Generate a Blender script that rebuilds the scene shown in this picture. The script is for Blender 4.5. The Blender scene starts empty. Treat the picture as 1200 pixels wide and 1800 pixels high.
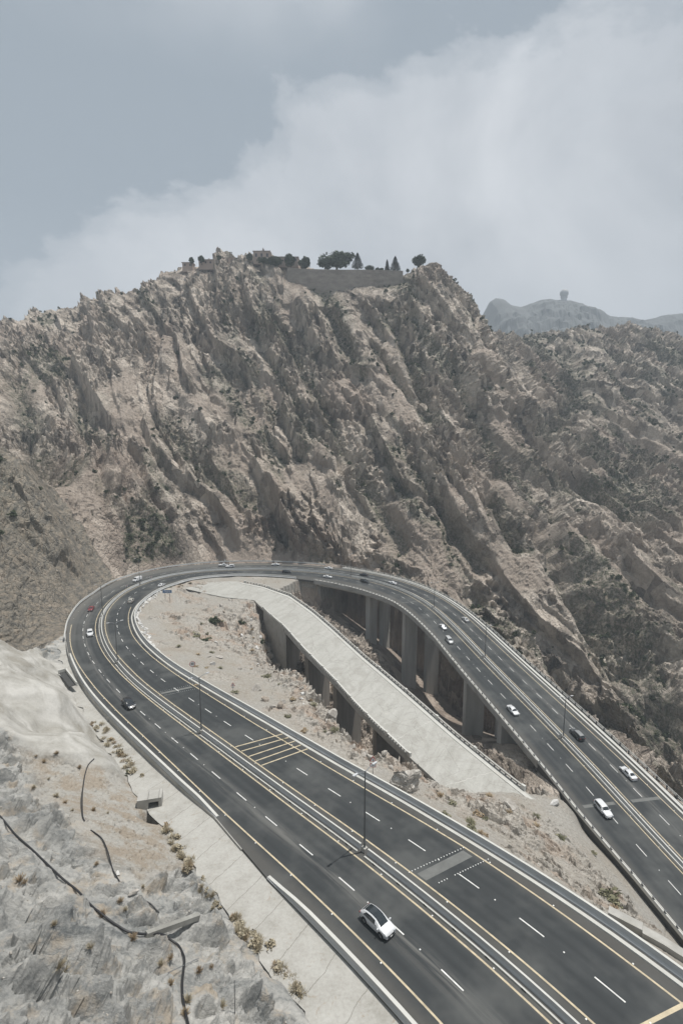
import bpy, math, random
import numpy as np
from mathutils import Vector, Matrix
C = bpy.context.scene.collection
SC = bpy.context.scene
R_ = math.radians
random.seed(7)

# ------------------------------------------------------------------ camera, world, sun, exposure
F_PX, PITCH = 895.42, 8.2559          # focal length in photo pixels (1200 x 1800), downward pitch
cam = bpy.data.objects.new('camera', bpy.data.cameras.new('camera'))
C.objects.link(cam); SC.camera = cam
cam.location = (0, 0, 0); cam.rotation_euler = (R_(90 - PITCH), 0, 0)
cam.data.sensor_fit = 'VERTICAL'; cam.data.sensor_height = 36.0
cam.data.lens = F_PX / 1800 * 36.0
cam.data.clip_start = 0.5; cam.data.clip_end = 20000
SC.render.resolution_x = 682; SC.render.resolution_y = 1024
SC.view_settings.view_transform = 'Standard'; SC.view_settings.look = 'None'
SC.view_settings.exposure = 0.38; SC.view_settings.gamma = 1.0
SUN_DIR = Vector((0.26, 0.07, 0.96)).normalized()
sun = bpy.data.objects.new('sun', bpy.data.lights.new('sun', 'SUN'))
C.objects.link(sun); sun.data.energy = 3.9; sun.data.angle = R_(0.8); sun.data.color = (1.0, 0.965, 0.91)
sun.rotation_euler = SUN_DIR.to_track_quat('Z', 'Y').to_euler()
W = bpy.data.worlds.new('World'); SC.world = W; W.use_nodes = True

def nn(nt, t, **kw):
    n = nt.nodes.new(t)
    for k, v in kw.items():
        if k.startswith('i_'):
            key = k[2:]
            key = int(key) if key.isdigit() else key.replace('_', ' ')
            n.inputs[key].default_value = v
        else: setattr(n, k, v)
    return n
def ramp(nt, fac, stops, interp='LINEAR'):
    r = nt.nodes.new('ShaderNodeValToRGB'); e = r.color_ramp.elements; r.color_ramp.interpolation = interp
    while len(e) < len(stops): e.new(0.5)
    for k, (p, c) in enumerate(stops):
        e[k].position = p; e[k].color = (c, c, c, 1) if isinstance(c, (int, float)) else (*c, 1)
    if fac is not None: nt.links.new(fac, r.inputs[0])
    return r
def mth(nt, op, a, b=None, c=None, clamp=False):
    m = nt.nodes.new('ShaderNodeMath'); m.operation = op; m.use_clamp = clamp
    for i, v in enumerate((a, b, c)):
        if v is None: continue
        if isinstance(v, (int, float)): m.inputs[i].default_value = v
        else: nt.links.new(v, m.inputs[i])
    return m.outputs[0]
def mixc(nt, f, a, b, mode='MIX'):
    m = nt.nodes.new('ShaderNodeMix'); m.data_type = 'RGBA'; m.blend_type = mode
    for s, v in ((m.inputs[0], f), (m.inputs[6], a), (m.inputs[7], b)):
        if isinstance(v, (int, float)): s.default_value = v
        elif isinstance(v, tuple): s.default_value = (*v, 1)
        else: nt.links.new(v, s)
    return m.outputs[2]

def dirvec(u, v):
    x = (u - 600) / F_PX; y = (900 - v) / F_PX; c, s = math.cos(R_(PITCH)), math.sin(R_(PITCH))
    return np.array([x, c + s * y, -s + c * y])
def build_world():
    nt = W.node_tree; nt.nodes.clear(); L = nt.links.new
    tc = nn(nt, 'ShaderNodeTexCoord'); D = tc.outputs['Generated']
    sky = nn(nt, 'ShaderNodeTexSky', sky_type='NISHITA', sun_disc=False)
    sky.sun_elevation = math.asin(SUN_DIR.z); sky.sun_rotation = math.atan2(SUN_DIR.x, SUN_DIR.y)
    sky.altitude = 1500; sky.dust_density = 4.0
    skyc = mixc(nt, 1.0, sky.outputs[0], (0.10, 0.10, 0.10), 'MULTIPLY')
    sep = nn(nt, 'ShaderNodeSeparateXYZ'); L(D, sep.inputs[0])
    clear = mixc(nt, 0.88, skyc, (0.285, 0.325, 0.358))
    # big cloud bank: everything under a tilted plane through the viewer, with a billowing noisy edge
    d0 = dirvec(0, 480); d1 = dirvec(850, 60); pn = np.cross(d0, d1); pn /= np.linalg.norm(pn)
    if pn[2] > 0: pn = -pn
    dot = nn(nt, 'ShaderNodeVectorMath', operation='DOT_PRODUCT'); L(D, dot.inputs[0]); dot.inputs[1].default_value = tuple(pn)
    mp = nn(nt, 'ShaderNodeMapping'); L(D, mp.inputs[0]); mp.inputs['Rotation'].default_value = (0, 0.5, 0); mp.inputs['Scale'].default_value = (1.0, 1.0, 1.5)
    n1 = nn(nt, 'ShaderNodeTexNoise', i_Scale=3.4, i_Detail=9.0, i_Roughness=0.6, i_Distortion=0.25); L(mp.outputs[0], n1.inputs[0])
    n2 = nn(nt, 'ShaderNodeTexNoise', i_Scale=1.5, i_Detail=4.0, i_Roughness=0.5); L(mp.outputs[0], n2.inputs[0])
    e = mth(nt, 'ADD', mth(nt, 'MULTIPLY_ADD', mth(nt, 'SUBTRACT', n1.outputs[0], 0.5), 0.62, dot.outputs['Value']),
            mth(nt, 'MULTIPLY', mth(nt, 'SUBTRACT', n2.outputs[0], 0.5), 0.35))
    bank = ramp(nt, e, [(0.0, 0.0), (0.035, 0.45), (0.09, 0.8), (0.22, 1.0)], 'EASE')
    # thin veil high up
    n3 = nn(nt, 'ShaderNodeTexNoise', i_Scale=1.9, i_Detail=5.0, i_Roughness=0.5); L(mp.outputs[0], n3.inputs[0])
    zel = ramp(nt, sep.outputs[2], [(0.52, 0.0), (0.66, 1.0)])
    veil = mth(nt, 'MULTIPLY', ramp(nt, n3.outputs[0], [(0.44, 0.0), (0.62, 0.8)], 'EASE').outputs[0], zel.outputs[0])
    fac = mth(nt, 'MAXIMUM', bank.outputs[0], veil)
    n4 = nn(nt, 'ShaderNodeTexNoise', i_Scale=2.6, i_Detail=6.0, i_Roughness=0.55, i_Distortion=0.3); L(D, n4.inputs[0])
    cl = ramp(nt, n4.outputs[0], [(0.34, (0.415, 0.44, 0.475)), (0.62, (0.60, 0.62, 0.65))])
    col = mixc(nt, fac, clear, cl.outputs[0])
    hor = ramp(nt, sep.outputs[2], [(0.0, 1.0), (0.36, 0.0)])
    col = mixc(nt, mth(nt, 'MULTIPLY', hor.outputs[0], 0.55), col, (0.43, 0.455, 0.49))
    bg = nn(nt, 'ShaderNodeBackground'); L(col, bg.inputs[0]); bg.inputs[1].default_value = 1.0
    out = nn(nt, 'ShaderNodeOutputWorld'); L(bg.outputs[0], out.inputs[0])
build_world()

# ------------------------------------------------------------------ object helpers
def tag(o, label=None, cat=None, group=None, kind=None):
    if label: o['label'] = label
    if cat: o['category'] = cat
    if group: o['group'] = group
    if kind: o['kind'] = kind
    return o
def empty(name, loc=(0, 0, 0), rz=0.0, ry=0.0):
    o = bpy.data.objects.new(name, None); C.objects.link(o); o.location = loc
    o.rotation_euler = (0, ry, rz); o.empty_display_size = 0.5
    return o
def meshobj(name, verts, faces, mat, parent=None, smooth=False, uvs=None, mi=None):
    me = bpy.data.meshes.new(name)
    me.from_pydata([tuple(map(float, v)) for v in verts], [], [tuple(map(int, f)) for f in faces])
    for m in (mat if isinstance(mat, (list, tuple)) else [mat]): me.materials.append(m)
    if smooth: me.polygons.foreach_set('use_smooth', [True] * len(me.polygons))
    if mi is not None: me.polygons.foreach_set('material_index', mi)
    if uvs is not None:
        ul = me.uv_layers.new(name='UVMap'); idx = np.empty(len(me.loops), dtype=np.int32)
        me.loops.foreach_get('vertex_index', idx)
        ul.data.foreach_set('uv', np.asarray(uvs, dtype=np.float32)[idx].ravel())
    me.update()
    o = bpy.data.objects.new(name, me); C.objects.link(o)
    if parent is not None: o.parent = parent
    return o
class MB:
    """collects shapes that become ONE mesh object"""
    def __init__(s): s.v = []; s.f = []; s.pc = []
    def add(s, vs, fs):
        k = len(s.v); s.pc.append((k, len(s.f))); s.v += [tuple(v) for v in vs]; s.f += [tuple(i + k for i in f) for f in fs]
    def box(s, c, size, rz=0.0, M=None):
        sx, sy, sz = (q / 2 for q in size); cc, ss = math.cos(rz), math.sin(rz); vs = []
        for x, y, z in ((-1,-1,-1),(1,-1,-1),(1,1,-1),(-1,1,-1),(-1,-1,1),(1,-1,1),(1,1,1),(-1,1,1)):
            p = (c[0] + x*sx*cc - y*sy*ss, c[1] + x*sx*ss + y*sy*cc, c[2] + z*sz)
            vs.append(tuple(M @ Vector(p)) if M else p)
        s.add(vs, [(0,3,2,1),(4,5,6,7),(0,1,5,4),(1,2,6,5),(2,3,7,6),(3,0,4,7)])
    def tube(s, pts, r, n=8, caps=True):
        pts = [Vector(p) for p in pts]; rs = r if isinstance(r, (list, tuple)) else [r] * len(pts); vs = []; fs = []
        for i, p in enumerate(pts):
            d = (pts[min(i+1, len(pts)-1)] - pts[max(i-1, 0)]).normalized()
            a = d.cross(Vector((0, 0, 1)));
            if a.length < 1e-3: a = Vector((1, 0, 0))
            a.normalize(); b = d.cross(a)
            for k in range(n):
                t = 2 * math.pi * k / n; vs.append(p + (a * math.cos(t) + b * math.sin(t)) * rs[i])
        for i in range(len(pts) - 1):
            for k in range(n):
                fs.append((i*n+k, i*n+(k+1)%n, (i+1)*n+(k+1)%n, (i+1)*n+k))
        if caps: fs += [tuple(range(n)), tuple(range((len(pts)-1)*n, len(pts)*n))[::-1]]
        s.add(vs, fs)
    def split(s, name, mat, parent=None):
        """every shape becomes a part of its own"""
        e = s.pc[1:] + [(len(s.v), len(s.f))]; out = []
        for (a, b), (c, d) in zip(s.pc, e):
            vs = [Vector(v) for v in s.v[a:c]]; o = sum(vs, Vector())/len(vs)
            ob = meshobj(name, [v - o for v in vs], [[i - a for i in f] for f in s.f[b:d]], mat, parent); ob.location = o; out.append(ob)
        return out
    def build(s, name, mat, parent=None, smooth=False): return meshobj(name, s.v, s.f, mat, parent, smooth)

# ------------------------------------------------------------------ materials
MATS = {}
def mat(name, col, rough=0.8, var=0.0, scale=1.0, bump=0.0, bscale=None, metal=0.0, spec=0.5, stain=None, uvmap=False, coords='Object', stretch=(1, 1, 1)):
    """principled material with colour mottling and bump"""
    m = bpy.data.materials.new(name); m.use_nodes = True; nt = m.node_tree; L = nt.links.new
    b = nt.nodes['Principled BSDF']; b.inputs['Roughness'].default_value = rough; b.inputs['Metallic'].default_value = metal
    b.inputs['Specular IOR Level'].default_value = spec
    if var or bump:
        tc = nn(nt, 'ShaderNodeTexCoord'); mp = nn(nt, 'ShaderNodeMapping'); L(tc.outputs[coords], mp.inputs[0]); mp.inputs['Scale'].default_value = stretch
    if var:
        n = nn(nt, 'ShaderNodeTexNoise', i_Scale=scale, i_Detail=7.0, i_Roughness=0.62); L(mp.outputs[0], n.inputs[0])
        r = ramp(nt, n.outputs[0], [(0.25, tuple(c*(1-var) for c in col)), (0.5, col), (0.75, tuple(min(1, c*(1+var)) for c in col))])
        c = r.outputs[0]
        if stain:
            n2 = nn(nt, 'ShaderNodeTexNoise', i_Scale=scale*0.35, i_Detail=5.0, i_Roughness=0.6); L(mp.outputs[0], n2.inputs[0])
            c = mixc(nt, ramp(nt, n2.outputs[0], [(0.5, 0.0), (0.68, 0.75)]).outputs[0], c, stain)
        L(c, b.inputs['Base Color'])
    else: b.inputs['Base Color'].default_value = (*col, 1)
    if bump:
        nb = nn(nt, 'ShaderNodeTexNoise', i_Scale=bscale or scale*3, i_Detail=6.0, i_Roughness=0.65); L(mp.outputs[0], nb.inputs[0])
        bp = nn(nt, 'ShaderNodeBump', i_Strength=1.0, i_Distance=bump); L(nb.outputs[0], bp.inputs['Height']); L(bp.outputs[0], b.inputs['Normal'])
    MATS[name] = m
    return m

def rock_mat(name, pale_col, mid, dark, red=None, bump=0.5, sc=1.0, stretch=(1, 1, 1), rot=(0, 0, 0), green=(0.07, 0.085, 0.05)):
    """broken rock: colour by strata, blocks and stains; attribute 'cover' brings in soil/green ground cover"""
    m = bpy.data.materials.new(name); m.use_nodes = True; nt = m.node_tree; L = nt.links.new
    b = nt.nodes['Principled BSDF']; b.inputs['Roughness'].default_value = 0.95; b.inputs['Specular IOR Level'].default_value = 0.15
    tc = nn(nt, 'ShaderNodeTexCoord'); mp = nn(nt, 'ShaderNodeMapping'); L(tc.outputs['Object'], mp.inputs[0])
    mp.inputs['Rotation'].default_value = rot; mp.inputs['Scale'].default_value = stretch; P = mp.outputs[0]
    n1 = nn(nt, 'ShaderNodeTexNoise', i_Scale=0.035*sc, i_Detail=8.0, i_Roughness=0.65, i_Distortion=0.4); L(P, n1.inputs[0])
    n2 = nn(nt, 'ShaderNodeTexNoise', i_Scale=0.35*sc, i_Detail=8.0, i_Roughness=0.7); L(P, n2.inputs[0])
    v1 = nn(nt, 'ShaderNodeTexVoronoi', i_Scale=0.22*sc); L(P, v1.inputs['Vector'])
    hue = nn(nt, 'ShaderNodeSeparateColor'); L(v1.outputs['Color'], hue.inputs[0])
    a = mth(nt, 'ADD', mth(nt, 'MULTIPLY', n1.outputs[0], 0.5), mth(nt, 'MULTIPLY', n2.outputs[0], 0.35))
    a = mth(nt, 'ADD', a, mth(nt, 'MULTIPLY', hue.outputs[0], 0.2))
    c = ramp(nt, a, [(0.36, dark), (0.5, mid), (0.63, pale_col)]).outputs[0]  # dark, middle and pale rock tones, spread by noise
    if red:
        n3 = nn(nt, 'ShaderNodeTexNoise', i_Scale=0.02*sc, i_Detail=5.0, i_Roughness=0.6); L(P, n3.inputs[0])
        c = mixc(nt, ramp(nt, n3.outputs[0], [(0.48, 0.0), (0.64, 0.55)]).outputs[0], c, mixc(nt, n2.outputs[0], red, tuple(q*1.25 for q in red)))
    at = nn(nt, 'ShaderNodeAttribute', attribute_name='cover'); sp = nn(nt, 'ShaderNodeSeparateColor'); L(at.outputs['Color'], sp.inputs[0])
    scr = mixc(nt, n2.outputs[0], tuple(q*0.72 for q in (0.37, 0.31, 0.26)), tuple(q*1.2 for q in (0.37, 0.31, 0.26)))
    c = mixc(nt, mth(nt, 'MULTIPLY', sp.outputs[0], 0.85), c, scr)
    nv = nn(nt, 'ShaderNodeTexNoise', i_Scale=0.5, i_Detail=7.0, i_Roughness=0.75); L(tc.outputs['Object'], nv.inputs[0])
    gm = mth(nt, 'MULTIPLY', sp.outputs[1], ramp(nt, nv.outputs[0], [(0.42, 0.0), (0.55, 1.0)]).outputs[0])
    c = mixc(nt, mth(nt, 'MULTIPLY', gm, 0.8), c, green)
    ns = nn(nt, 'ShaderNodeMapping'); L(tc.outputs['Object'], ns.inputs[0]); ns.inputs['Rotation'].default_value = (0, R_(32), 0); ns.inputs['Scale'].default_value = (1.1, .35, .12)
    nst = nn(nt, 'ShaderNodeTexNoise', i_Scale=0.8, i_Detail=7.0, i_Roughness=0.7); L(ns.outputs[0], nst.inputs[0])
    c = mixc(nt, mth(nt, 'MULTIPLY', sp.outputs[2], 0.85), c, ramp(nt, nst.outputs[0], [(0.36, (0.10, 0.10, 0.092)), (0.48, (0.20, 0.185, 0.155)), (0.6, (0.31, 0.265, 0.21))]).outputs[0])
    L(c, b.inputs['Base Color'])
    vc = nn(nt, 'ShaderNodeTexVoronoi', i_Scale=0.75*sc); L(P, vc.inputs['Vector']); vcs = nn(nt, 'ShaderNodeSeparateColor'); L(vc.outputs['Color'], vcs.inputs[0])
    vb = nn(nt, 'ShaderNodeTexVoronoi', feature='DISTANCE_TO_EDGE', i_Scale=0.55*sc); L(P, vb.inputs['Vector'])
    nb = nn(nt, 'ShaderNodeTexNoise', i_Scale=1.4*sc, i_Detail=8.0, i_Roughness=0.7); L(P, nb.inputs[0])
    h = mth(nt, 'ADD', mth(nt, 'MULTIPLY', ramp(nt, vb.outputs['Distance'], [(0.0, 0.0), (0.12, 0.6), (0.5, 1.0)]).outputs[0], mth(nt, 'MULTIPLY_ADD', sp.outputs[0], -0.5, 0.5)), nb.outputs[0])
    h = mth(nt, 'ADD', h, mth(nt, 'MULTIPLY', vcs.outputs[0], 0.7))
    bp = nn(nt, 'ShaderNodeBump', i_Strength=1.0, i_Distance=bump); L(h, bp.inputs['Height']); L(bp.outputs[0], b.inputs['Normal'])
    return m

M_CONC = mat('concrete', (0.36, 0.35, 0.325), 0.85, 0.16, 0.6, 0.01, 6, stain=(0.24, 0.23, 0.20))
M_CONC_L = mat('pale_concrete', (0.46, 0.455, 0.425), 0.85, 0.12, 0.5, 0.01, 6, stain=(0.42, 0.40, 0.36))
M_CONC_D = mat('weathered_concrete', (0.48, 0.47, 0.44), 0.9, 0.2, 0.35, 0.02, 3, stain=(0.32, 0.31, 0.28), stretch=(1, 1, 0.15))
M_BARR = mat('barrier_concrete', (0.42, 0.43, 0.43), 0.8, 0.1, 0.4, 0.0, stain=(0.32, 0.33, 0.33))
M_BTOP = mat('barrier_cap', (0.50, 0.495, 0.465), 0.8, 0.1, 0.5)
M_STEEL = mat('galvanised_steel', (0.30, 0.31, 0.32), 0.45, 0.08, 2.0, metal=0.6)
M_STEEL_D = mat('dark_steel', (0.10, 0.105, 0.11), 0.55, metal=0.4)
M_RAIL = mat('railing_steel', (0.16, 0.155, 0.15), 0.7)
M_YEL = mat('yellow_paint', (0.46, 0.39, 0.27), 0.7, 0.3, 1.2)
M_WHT = mat('white_paint', (0.58, 0.58, 0.56), 0.7, 0.25, 1.5)
M_HOSE = mat('black_hose', (0.018, 0.018, 0.02), 0.5)
M_TYRE = mat('tyre', (0.015, 0.015, 0.016), 0.8)
M_RIM = mat('rim', (0.35, 0.36, 0.37), 0.35, metal=0.8)
M_GLASS = mat('car_glass', (0.018, 0.024, 0.028), 0.06, spec=0.9)
M_TRIM = mat('black_trim', (0.02, 0.02, 0.021), 0.5)
M_LAMP = mat('lamp_glass', (0.48, 0.49, 0.5), 0.3)
M_TAIL = mat('tail_lamp', (0.30, 0.02, 0.02), 0.25)
M_PLATE = mat('plate_white', (0.7, 0.7, 0.68), 0.5)
M_RED = mat('sign_red', (0.42, 0.05, 0.05), 0.5)
M_SIGNW = mat('sign_white', (0.72, 0.72, 0.70), 0.5)
M_BLUE = mat('sign_blue', (0.06, 0.13, 0.27), 0.5)
M_INK = mat('sign_black', (0.03, 0.03, 0.05), 0.5)
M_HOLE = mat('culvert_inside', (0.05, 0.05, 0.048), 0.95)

# ------------------------------------------------------------------ the road's centre line (metres) and offsets
KN = np.array([(47.02,2.59,-52.13),(43.72,7.61,-52.51),(40.42,12.62,-52.9),(37.13,17.63,-53.28),(33.83,22.65,-53.66),(30.54,27.66,-54.04),(27.24,32.67,-54.43),(23.91,37.66,-54.8),(20.47,42.58,-55.17),(16.84,47.36,-55.52),(13.05,52.01,-55.89),(9.16,56.58,-56.27),(5.2,61.09,-56.68),(1.18,65.54,-57.1),(-2.9,69.94,-57.54),(-7.0,74.32,-57.98),(-11.08,78.72,-58.41),(-15.16,83.12,-58.84),(-19.24,87.52,-59.27),(-23.32,91.92,-59.7),(-27.4,96.32,-60.15),(-31.47,100.73,-60.6),(-35.53,105.15,-61.07),(-39.56,109.58,-61.55),(-43.57,114.05,-62.03),(-47.53,118.56,-62.5),(-51.43,123.12,-62.97),(-55.24,127.75,-63.41),(-58.95,132.47,-63.83),(-62.55,137.27,-64.22),(-66.04,142.15,-64.59),(-69.48,147.07,-64.94),(-72.79,152.07,-65.26),(-75.95,157.17,-65.57),(-78.95,162.36,-65.85),(-81.8,167.65,-66.13),(-84.47,173.02,-66.39),(-86.94,178.48,-66.65),(-89.2,184.04,-66.89),(-91.18,189.7,-67.14),(-92.86,195.46,-67.38),(-94.25,201.3,-67.61),(-95.35,207.2,-67.85),(-96.12,213.15,-68.09),(-96.53,219.13,-68.33),(-96.52,225.13,-68.58),(-96.04,231.11,-68.83),(-95.01,237.01,-69.09),(-93.35,242.78,-69.35),(-91.03,248.3,-69.63),(-88.0,253.47,-69.91),(-84.27,258.16,-70.2),(-79.89,262.26,-70.49),(-75.0,265.73,-70.79),(-69.75,268.62,-71.09),(-64.25,271.03,-71.39),(-58.61,273.06,-71.69),(-52.85,274.74,-71.99),(-47.01,276.1,-72.29),(-41.09,277.11,-72.6),(-35.13,277.76,-72.92),(-29.14,278.03,-73.25),(-23.14,277.9,-73.58),(-17.17,277.36,-73.92),(-11.24,276.43,-74.26),(-5.39,275.1,-74.61),(0.35,273.37,-74.97),(5.94,271.2,-75.32),(11.33,268.56,-75.67),(16.47,265.47,-76.02),(21.3,261.91,-76.36),(25.76,257.9,-76.69),(29.78,253.46,-77.01),(33.34,248.63,-77.31),(36.44,243.49,-77.6),(39.09,238.11,-77.88),(41.34,232.55,-78.14),(43.25,226.86,-78.4),(44.87,221.09,-78.65),(46.28,215.26,-78.9),(47.53,209.39,-79.16),(48.67,203.5,-79.41),(49.73,197.59,-79.68),(50.77,191.68,-79.96),(51.79,185.77,-80.25),(52.84,179.86,-80.56),(53.94,173.96,-80.89),(55.09,168.08,-81.24),(56.28,162.2,-81.61),(57.49,156.32,-81.99),(58.72,150.45,-82.39),(59.94,144.57,-82.8),(61.15,138.69,-83.21),(62.32,132.81,-83.61),(63.45,126.92,-84.0),(64.51,121.01,-84.36),(65.47,115.09,-84.7),(66.36,109.16,-85.03),(67.26,103.22,-85.36),(68.22,97.3,-85.72),(69.28,91.4,-86.12),(70.41,85.5,-86.53),(71.55,79.61,-86.95),(72.69,73.72,-87.37),(73.83,67.83,-87.79),(74.97,61.94,-88.21),(76.11,56.05,-88.63),(77.25,50.16,-89.04),(78.39,44.27,-89.46),(79.53,38.38,-89.88)])
def catmull(K, m):
    k = np.vstack([2*K[0]-K[1], K, 2*K[-1]-K[-2]]); out = []
    for i in range(len(K)-1):
        p0, p1, p2, p3 = k[i], k[i+1], k[i+2], k[i+3]
        for j in range(m):
            u = j/m; out.append(.5*(2*p1+(p2-p0)*u+(2*p0-5*p1+4*p2-p3)*u*u+(3*p1-p0-3*p2+p3)*u**3))
    out.append(K[-1]); return np.array(out)
CL = catmull(KN, 6); SMAX = len(CL) - 1.0
_t = np.gradient(CL[:, :2], axis=0); _t /= np.hypot(*_t.T)[:, None]; NR = np.c_[_t[:, 1], -_t[:, 0]]
_i = np.arange(len(CL))
def rp(s, o=0.0, dz=0.0):
    """point on the road: s metres along, o metres to the inner side, dz above the surface"""
    c = [np.interp(s, _i, CL[:, k]) for k in range(3)]; n = [np.interp(s, _i, NR[:, k]) for k in range(2)]
    return np.array([c[0] + n[0]*o, c[1] + n[1]*o, c[2] + dz])
def rdir(s):
    a, b = rp(s - 0.5), rp(s + 0.5); return math.atan2(b[1]-a[1], b[0]-a[0])
def tb(xs, ys): return lambda s: float(np.interp(s, xs, ys))
O_AIN = tb([0, 160, 184, 216, 300, 450, 500], [-1.4, -1.5, -2.1, -2.5, -2.3, -1.7, -1.5])
O_AOUT = tb([0, 100, 130, 154, 169, 184, 201, 230, 300, 330, 450, 489, 545, 600], [-9.5, -9.5, -9.1, -9.0, -9.2, -9.7, -10.1, -10.5, -10.5, -10.8, -10.4, -9.4, -9.6, -9.8])
O_BIN = tb([0, 60, 100, 170, 184, 230, 264, 300, 480, 530, 600], [1.8, 1.8, 1.6, 1.4, 1.0, 0.5, 0.5, 1.6, 2.4, 2.0, 1.3])
O_BOUT = tb([0, 66, 81, 116, 142, 165, 178, 201, 230], [10.4, 10.4, 9.9, 9.4, 9.6, 9.3, 8.8, 8.3, 8.5])
O_EA = tb([0, 80, 97, 107, 130, 190, 211, 221, 234, 249, 262, 275, 291, 320, 337, 360, 400, 430, 600], [-11.7, -11.9, -10.6, -10.9, -10.9, -10.7, -10.9, -11.2, -11.8, -12.4, -12.2, -13.4, -16.0, -16.0, -14.2, -13.7, -13.2, -13.0, -13.0])
O_EAW = tb([0, 217, 237, 252, 265, 282, 305, 329, 357, 381, 401, 430, 459, 600], [-12.4, -11.9, -12.6, -13.6, -13.6, -16.6, -18.4, -19.4, -18.2, -17.0, -15.3, -14.4, -13.8, -13.4])
O_EB = tb([0, 47, 70, 93, 117, 145, 171, 186, 206, 224, 242, 256, 269, 286, 316, 335, 353, 377, 404, 427, 447, 473, 493, 525, 583, 600], [13.2, 13.2, 12.6, 12.2, 12.1, 11.9, 11.3, 10.9, 10.7, 10.6, 11.4, 12.7, 13.8, 15.6, 13.9, 12.6, 14.2, 16.4, 17.6, 16.6, 14.4, 13.2, 12.3, 12.4, 12.4, 11.6])

def strip(mb, s0, s1, off, w, dz, step=2.0):
    n = max(1, int(round((s1 - s0)/step))); vs = []; fs = []
    for i in range(n + 1):
        s = s0 + (s1 - s0)*i/n; o = off(s) if callable(off) else off
        vs += [rp(s, o - w/2, dz), rp(s, o + w/2, dz)]
    for i in range(n): fs.append((2*i, 2*i+1, 2*i+3, 2*i+2))
    mb.add(vs, fs)
def sweep(mb, s0, s1, off, prof, step=2.0, zf=None, closed=True):
    """profile (across, up) swept along the road at an offset"""
    n = max(1, int(round((s1 - s0)/step))); k = len(prof); vs = []; fs = []
    for i in range(n + 1):
        s = s0 + (s1 - s0)*i/n; o = off(s) if callable(off) else off
        for (a, b) in prof: vs.append(rp(s, o + a, b*(zf(s) if zf else 1)))
    for i in range(n):
        for j in range(k if closed else k - 1):
            fs.append((i*k+j, i*k+(j+1) % k, (i+1)*k+(j+1) % k, (i+1)*k+j))
    if closed: fs += [tuple(range(k))[::-1], tuple(range(n*k, n*k+k))]
    mb.add(vs, fs)
VIA0, VIA1 = 384.0, 566.0      # the part of the road that stands on the viaduct

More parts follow.
